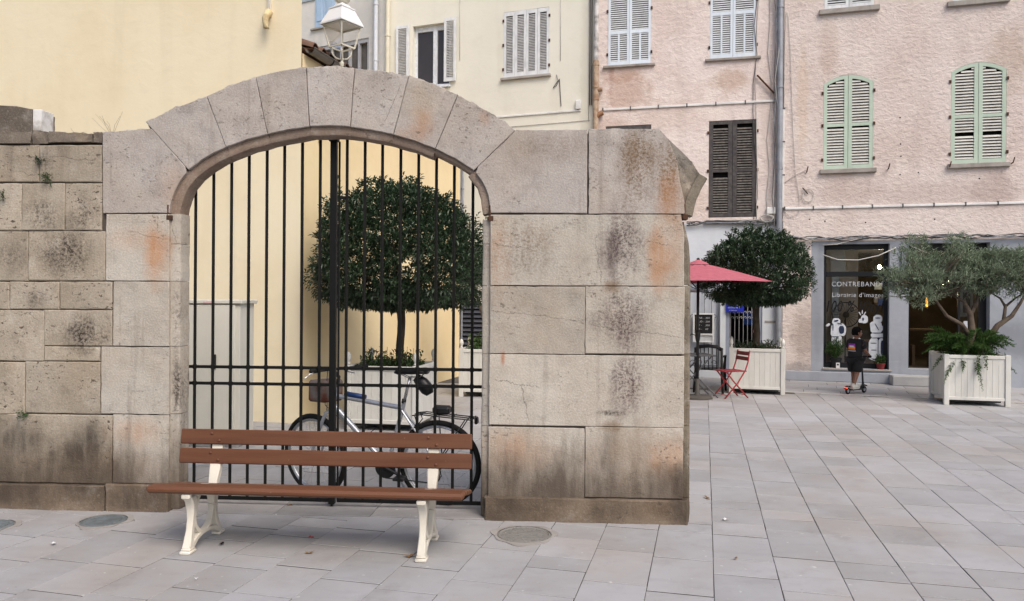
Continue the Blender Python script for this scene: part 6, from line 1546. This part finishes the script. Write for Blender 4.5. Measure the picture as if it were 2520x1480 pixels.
u_ = F2.u(2063, 900, .0); MB().box
tg = thing('price_card', 'small white card leaning on the black pot in the shop window', 'card', F2.world(F2.u(2062,900,-.005), -.005, zsl), F2.ang); MB().bbox(-.035,.035,0,.006,0,.11,.001).build('card', m_wf, tg); MB().box(-.018,.018,-.001,.0,.055,.09).build('print', m_vinylk, tg)

# ================================================================== CHILD ON A SCOOTER
sp_ = gp(2106, 969); HEAD = R(32); kid_s = Frame(sp_.x, sp_.y, HEAD)
scz = thing('kick_scooter', 'black electric kick scooter under the child', 'scooter', sp_, HEAD)
# local x forward
def swheel(x, r=.062):
    n = 24; w_ = MB(); w_.lathe([(.03,-.012),(.03,.012)], (x,0,r), 14, axis='Y'); o = w_.build('wheel', m_zinc, scz)
    t_ = MB(); t_.tube([(x+(r-.018)*math.cos(2*math.pi*k/n),0,r+(r-.018)*math.sin(2*math.pi*k/n)) for k in range(n)], .018, 8, closed=True, ax=(0,1,0)); t_.build('tyre', m_rubber, o, True)
swheel(-.23); swheel(.24)
MB().bbox(-.19,.15,-.06,.06,.068,.092,.008).build('deck', m_black, scz)
MB().tube([(.14,0,.085),(.185,0,.12),(.205,0,.18)], .018, 8).build('neck', m_black, scz, True)
MB().tube([(.24,0,.07),(.215,0,.15),(.20,0,.22),(.165,0,.66)], [.014,.018,.017,.014], 10).build('steering_column', m_black, scz, True)
MB().tube([(.165,-.17,.66),(.165,.17,.66)], .012, 8).build('handlebar', m_black, scz)
for y in (-.15,.15): MB().tube([(.165,y-.035,.66),(.165,y+.035,.66)], .016, 8).build('grip', m_rubber, scz)
MB().tube([(.24+.085*math.cos(q),0,.065+.085*math.sin(q)) for q in [R(40)+R(110)*k/7 for k in range(8)]], [(.004,.03)]*8, 6).build('mudguard', m_black, scz)
MB().tube([(-.23+.085*math.cos(q),0,.065+.085*math.sin(q)) for q in [R(40)+R(120)*k/7 for k in range(8)]], [(.004,.03)]*8, 6).build('mudguard', m_black, scz)
MB().bbox(-.30,-.275,-.025,.025,.105,.125,.004).build('tail_light', emit('red_tail_light', (1.0,.06,.02), 6.0), scz)
# ---- the child: one skinned body in clothes-free form, clothes as fitted children
m_skin = flat('skin', (.23,.115,.075), .55, .3); m_hair = mat('black_hair', (.006,.005,.0045), rough=.95, spec=.08, bscale=120, bump=.5)
m_shirt = mat('black_cotton', (.011,.011,.012), (.017,.017,.018), rough=.9, scale=9, bscale=60, bump=.3); m_shoe = flat('white_trainer', (.55,.54,.50), .6)
child = thing('person', 'child in black t-shirt and shorts riding a scooter past the bookshop', 'person', sp_, HEAD)
def skin(name, verts, edges, radii, m, parent, root=0, sub=2):
    me = bpy.data.meshes.new(name); me.from_pydata(verts, edges, []); o = meshobj(name, me, None, None)
    md = o.modifiers.new('s','SKIN'); md.use_smooth_shade = True
    for i, r_ in enumerate(radii):
        sv_ = me.skin_vertices[0].data[i]; sv_.radius = r_ if isinstance(r_, tuple) else (r_, r_); sv_.use_root = (i == root)
    o.modifiers.new('d','SUBSURF').levels = sub
    dg = bpy.context.evaluated_depsgraph_get(); nm = bpy.data.meshes.new_from_object(o.evaluated_get(dg)); bpy.data.objects.remove(o)
    nm.name = name; nm.materials.clear(); nm.materials.append(m); nm.polygons.foreach_set('use_smooth', [True]*len(nm.polygons)); nm.update()
    return meshobj(name, nm, None, parent)
Z0 = .094
V = {'pel':(-.03,0,Z0+.555),'waist':(-.035,0,Z0+.66),'chest':(-.02,0,Z0+.79),'neck':(.0,0,Z0+.875),'nk2':(.012,0,Z0+.91),'head0':(.02,0,Z0+.95),'head1':(.022,0,Z0+1.02),
     'shL':(-.01,.115,Z0+.835),'elL':(.02,.165,Z0+.66),'wrL':(.15,.155,Z0+.60),'hdL':(.185,.15,Z0+.595),'shR':(-.01,-.115,Z0+.835),'elR':(.03,-.165,Z0+.67),'wrR':(.14,-.155,Z0+.60),'hdR':(.178,-.15,Z0+.593),
     'hipL':(-.03,.065,Z0+.51),'knL':(.02,.062,Z0+.29),'anL':(-.0,.05,Z0+.07),'heL':(-.02,.05,Z0+.03),'toL':(.10,.05,Z0+.022),
     'hipR':(-.03,-.065,Z0+.51),'knR':(-.055,-.06,Z0+.285),'anR':(-.13,-.045,Z0+.07),'heR':(-.15,-.045,Z0+.03),'toR':(-.035,-.045,Z0+.022)}
nm_ = list(V); ix = {k:i for i,k in enumerate(nm_)}
RD = {'pel':(.085,.075),'waist':(.075,.06),'chest':(.085,.065),'neck':.040,'nk2':.036,'head0':(.058,.066),'head1':(.064,.076),'shL':.042,'elL':.029,'wrL':.021,'hdL':.018,'shR':.042,'elR':.029,'wrR':.021,'hdR':.018,'hipL':.068,'knL':.045,'anL':.028,'heL':.026,'toL':.022,'hipR':.068,'knR':.045,'anR':.028,'heR':.026,'toR':.022}
E = [('pel','waist'),('waist','chest'),('chest','neck'),('neck','nk2'),('nk2','head0'),('head0','head1'),('chest','shL'),('shL','elL'),('elL','wrL'),('wrL','hdL'),('chest','shR'),('shR','elR'),('elR','wrR'),('wrR','hdR'),('pel','hipL'),('hipL','knL'),('knL','anL'),('anL','heL'),('heL','toL'),('pel','hipR'),('hipR','knR'),('knR','anR'),('anR','heR'),('heR','toR')]
body = skin('body', [V[k] for k in nm_], [(ix[a],ix[b_]) for a,b_ in E], [RD[k] for k in nm_], m_skin, child)
# fingers curled round the grips
for sd_, y in (('L',.15),('R',-.15)):
    b = MB()
    for j in range(4):
        yy = y+(-.022+.0145*j); b.tube([(.168,yy,Z0+.592),(.183,yy,Z0+.582),(.186,yy,Z0+.566),(.176,yy,Z0+.549),(.163,yy,Z0+.548)], [.0075,.0075,.007,.0065,.005], 6)
    b.tube([(.160,y+(.012 if sd_=='R' else -.012),Z0+.59),(.150,y+(.028 if sd_=='R' else -.028),Z0+.575),(.152,y+(.034 if sd_=='R' else -.034),Z0+.556)], [.009,.008,.006], 6)
    b.build('fingers', m_skin, child, True)
# head turned to the right: features and hair
hd = Vector((.024,0,Z0+.985)); Mh = Matrix.Translation(hd) @ Matrix.Rotation(R(-28),4,'Z')
b = MB(Mh)
prof = [(-.088,.036,.040),(-.065,.058,.058),(-.03,.070,.066),(.01,.078,.068),(.045,.076,.065),(.075,.056,.050),(.092,.020,.02)]
vs, fs = [], []; n = 16
for (z, a, c_) in prof:
    for k in range(n): q = 2*math.pi*k/n; vs.append((a*math.cos(q)+(.008 if z < 0 else 0), c_*math.sin(q), z))
for i in range(len(prof)-1):
    for k in range(n): fs.append((i*n+k, i*n+(k+1)%n, (i+1)*n+(k+1)%n, (i+1)*n+k))
fs += [tuple(range(n-1,-1,-1)), tuple((len(prof)-1)*n+k for k in range(n))]
b.add(vs, fs)
b.tube([(.070,0,.012),(.090,0,-.018),(.080,0,-.026)], [.007,.012,.008], 6)           # nose
for y in (-1,1): b.tube([(.002,.064*y,.012),(-.010,.076*y,.0),(-.004,.070*y,-.028)], [.010,.012,.007], 6)   # ears
b.tube([(.072,-.020,-.046),(.079,0,-.045),(.072,.020,-.046)], .006, 6)                 # lips
b.build('face', m_skin, child, True)
b = MB(Mh)
for y in (-.026,.026): b.lathe([(.009,.0),(.0075,.006),(.003,.008)], (.066,y,.004), 8, axis='X')
b.build('eyes', m_black, child, True)
b = MB(Mh); vs, fs = [], []
for i, (z, a, c_, xo) in enumerate([(-.04,.066,.070,-.018),(-.01,.080,.075,-.012),(.03,.088,.078,-.004),(.065,.082,.074,.0),(.095,.055,.052,.0),(.108,.015,.015,0)]):
    for k in range(20):
        q = 2*math.pi*k/20; j = 1+.05*math.sin(7*q+i*2)+.03*math.sin(13*q-i); front = math.cos(q) > .45 and z < .05
        s = .55 if front else 1.0
        vs.append((a*j*math.cos(q)*s+xo, c_*j*math.sin(q)*(.9 if front else 1), z+(.004*math.sin(5*q))))
for i in range(5):
    for k in range(20): fs.append((i*20+k, i*20+(k+1)%20, (i+1)*20+(k+1)%20, (i+1)*20+k))
fs.append(tuple(5*20+k for k in range(20))); b.add(vs, fs); b.build('hair', m_hair, child, True)
# t-shirt and shorts cut loose, one surface each
sv2 = {'a':(-.035,0,Z0+.50),'b':(-.04,0,Z0+.64),'c':(-.022,0,Z0+.79),'d':(-.004,0,Z0+.872),'l1':(-.012,.12,Z0+.83),'l2':(.012,.162,Z0+.70),'r1':(-.012,-.12,Z0+.83),'r2':(.018,-.162,Z0+.70)}
kk = list(sv2); i2 = {k:i for i,k in enumerate(kk)}
skin('t_shirt', [sv2[k] for k in kk], [(i2[a],i2[b_]) for a,b_ in [('a','b'),('b','c'),('c','d'),('c','l1'),('l1','l2'),('c','r1'),('r1','r2')]], [(.138,.115),(.132,.105),(.132,.096),(.066,.06),(.062,.058),(.054,.054),(.062,.058),(.054,.054)], m_shirt, child)
sv2 = {'a':(-.03,0,Z0+.565),'l1':(-.03,.066,Z0+.50),'l2':(.0,.068,Z0+.36),'l3':(.015,.066,Z0+.285),'r1':(-.03,-.066,Z0+.50),'r2':(-.05,-.066,Z0+.36),'r3':(-.058,-.064,Z0+.285)}
kk = list(sv2); i2 = {k:i for i,k in enumerate(kk)}
skin('shorts', [sv2[k] for k in kk], [(i2[a],i2[b_]) for a,b_ in [('a','l1'),('l1','l2'),('l2','l3'),('a','r1'),('r1','r2'),('r2','r3')]], [(.115,.098),.094,.092,.090,.094,.092,.090], m_shirt, child)
for (x,y) in ((.035,.05),(-.10,-.045)):
    b = MB(); b.tube([(x-.085,y,Z0+.035),(x-.06,y,Z0+.045),(x,y,Z0+.045),(x+.05,y,Z0+.032),(x+.085,y,Z0+.025)], [(.030,.026),(.045,.036),(.042,.038),(.030,.038),(.018,.026)], 10)
    b.box(x-.09,x+.085,y-.036,y+.036,Z0+.0,Z0+.014); b.tube([(x-.055,y,Z0+.06),(x-.055,y,Z0+.10)], .034, 10); b.build('shoe', m_shoe, child, True, 50)
# printed patch on the back of the shirt
def patch(z0, z1, y0, y1, m, off_):
    n = 6; vs, fs = [], []
    for j in range(n+1):
        for i in range(n+1):
            y = y0+(y1-y0)*i/n; z = z0+(z1-z0)*j/n; vs.append((-.035-.092*math.sqrt(max(.2,1-(y/.150)**2))-off_, y, z))
    for j in range(n):
        for i in range(n): k = j*(n+1)+i; fs.append((k,k+1,k+n+2,k+n+1))
    mb_ = MB(); mb_.add(vs, fs); return mb_.build('shirt_print', m, child)
t = NT('purple_orange_print'); sx_ = t.n('SeparateXYZ'); t.l(t.tc.outputs['Object'], sx_.inputs[0]); f_ = t.mr(sx_.outputs[2], Z0+.685, Z0+.80); cr_ = t.n('ValToRGB'); t.l(f_, cr_.inputs[0])
cr_.color_ramp.elements[0].color = (.75,.16,.02,1); cr_.color_ramp.elements[1].color = (.20,.035,.32,1); e_ = cr_.color_ramp.elements.new(.42); e_.color = (.85,.36,.05,1); e_ = cr_.color_ramp.elements.new(.58); e_.color = (.28,.06,.35,1)
m_print = t.fin(cr_.outputs[0], .8)
patch(Z0+.69, Z0+.80, -.065, .065, m_print, .006); patch(Z0+.735, Z0+.762, -.042, .042, flat('white_print', (.7,.68,.7), .8), .0085); patch(Z0+.665, Z0+.674, -.075, .075, bpy.data.materials['white_print'], .006)
# ================================================================== LITTLE THINGS ON GROUND AND WALL
m_dry = leafmat('dry_leaf', (.16,.085,.035), (.27,.17,.08), .8, .1, .1); m_paper = flat('white_paper', (.7,.7,.7), .8)
def litter(px, py, s, kind, lab):
    p = gp(px, py); o = thing('fallen_leaf' if kind == 'leaf' else kind, lab, 'leaf' if kind == 'leaf' else 'litter', p+Vector((0,0,.004)), random.uniform(0,6.28)); rg = random.Random(int(px)); n = 9; vs = [(0,0,.008)]; fs = []
    for k in range(n): q = 2*math.pi*k/n; r_ = s*(.55+.5*rg.random())*(1 if kind != 'leaf' else (.5+.7*abs(math.cos(q)))); vs.append((r_*math.cos(q), r_*.7*math.sin(q), rg.uniform(0,.016)))
    for k in range(n): fs.append((0,1+k,1+(k+1)%n))
    mb_ = MB(); mb_.add(vs, fs); mb_.build('blade' if kind == 'leaf' else 'scrap', {'leaf':m_dry,'paper_scrap':m_paper,'dropping':m_dark,'cigarette_pack':flat('red_scrap',(.4,.02,.02),.5)}[kind], o)
litter(761,1363,.035,'leaf','crumpled pale brown leaf on the paving under the bench'); litter(1008,1371,.045,'leaf','dry brown leaf beside the right bench foot'); litter(766,1326,.022,'cigarette_pack','tiny red scrap on the paving under the bench')
litter(132,1342,.03,'paper_scrap','small white scrap on the paving left of the bench'); litter(545,1342,.03,'dropping','dark curled twig beside the left bench foot'); litter(714,1247,.03,'leaf','dark curled leaf on the threshold under the gate'); litter(1740,1228,.035,'leaf','yellowish leaf beside the foot of the right pier'); litter(1810,1378,.03,'leaf','small leaf on the paving right of the pier'); litter(1785,1282,.03,'paper_scrap','white torn scrap in the joint right of the pier')
litter(483,1428,.016,'paper_scrap','white crumb on the paving in front of the bench')
# weeds on the wall
def weed(px, py, n, s, m, lab, up=False):
    u_, z_ = wz((px,py)); o = thing('wall_weed', lab, 'weed', W.world(u_, -.006 if not up else .1, z_), W.ang); rg = random.Random(int(px*7)); B = ([], []); st_ = MB()
    for k in range(n):
        d = (rdir(rg)+Vector((0,-.8,.1 if not up else 1.4))).normalized()
        if up: st_.tube([(0,0,-.02), d*s*.5+Vector((rg.uniform(-.02,.02),0,0)), d*s*rg.uniform(.6,1.2)], [.0014,.001,.0007], 4)
        else:
            e = d*s*rg.random(); st_.tube([(0,.01,0), e], .0015, 4)
            for j in range(6): leafquad(B, e+rdir(rg)*s*.2, (d+rdir(rg)*.8).normalized(), Vector((0,0,1)), s*.35, s*.16)
    if B[0]: leaves_obj('leaves', B, m, o)
    st_.build('stems', m_dry if up else m, o)
weed(120,440,16,.055,m_ground_leaf,'green weed growing from the joint under the upper left stones'); weed(95,395,12,.05,m_leaf,'dark withered weed on the upper left stones'); weed(8,486,8,.06,m_ground_leaf,'green weed at the left edge of the stone wall'); weed(62,1020,12,.05,m_ground_leaf,'small green weed low on the left wall')
weed(258,325,7,.17,m_dry,'dry grass stalks on top of the wall left of the arch',True); weed(172,322,1,.10,m_dry,'bent dry twig on top of the left wall',True)
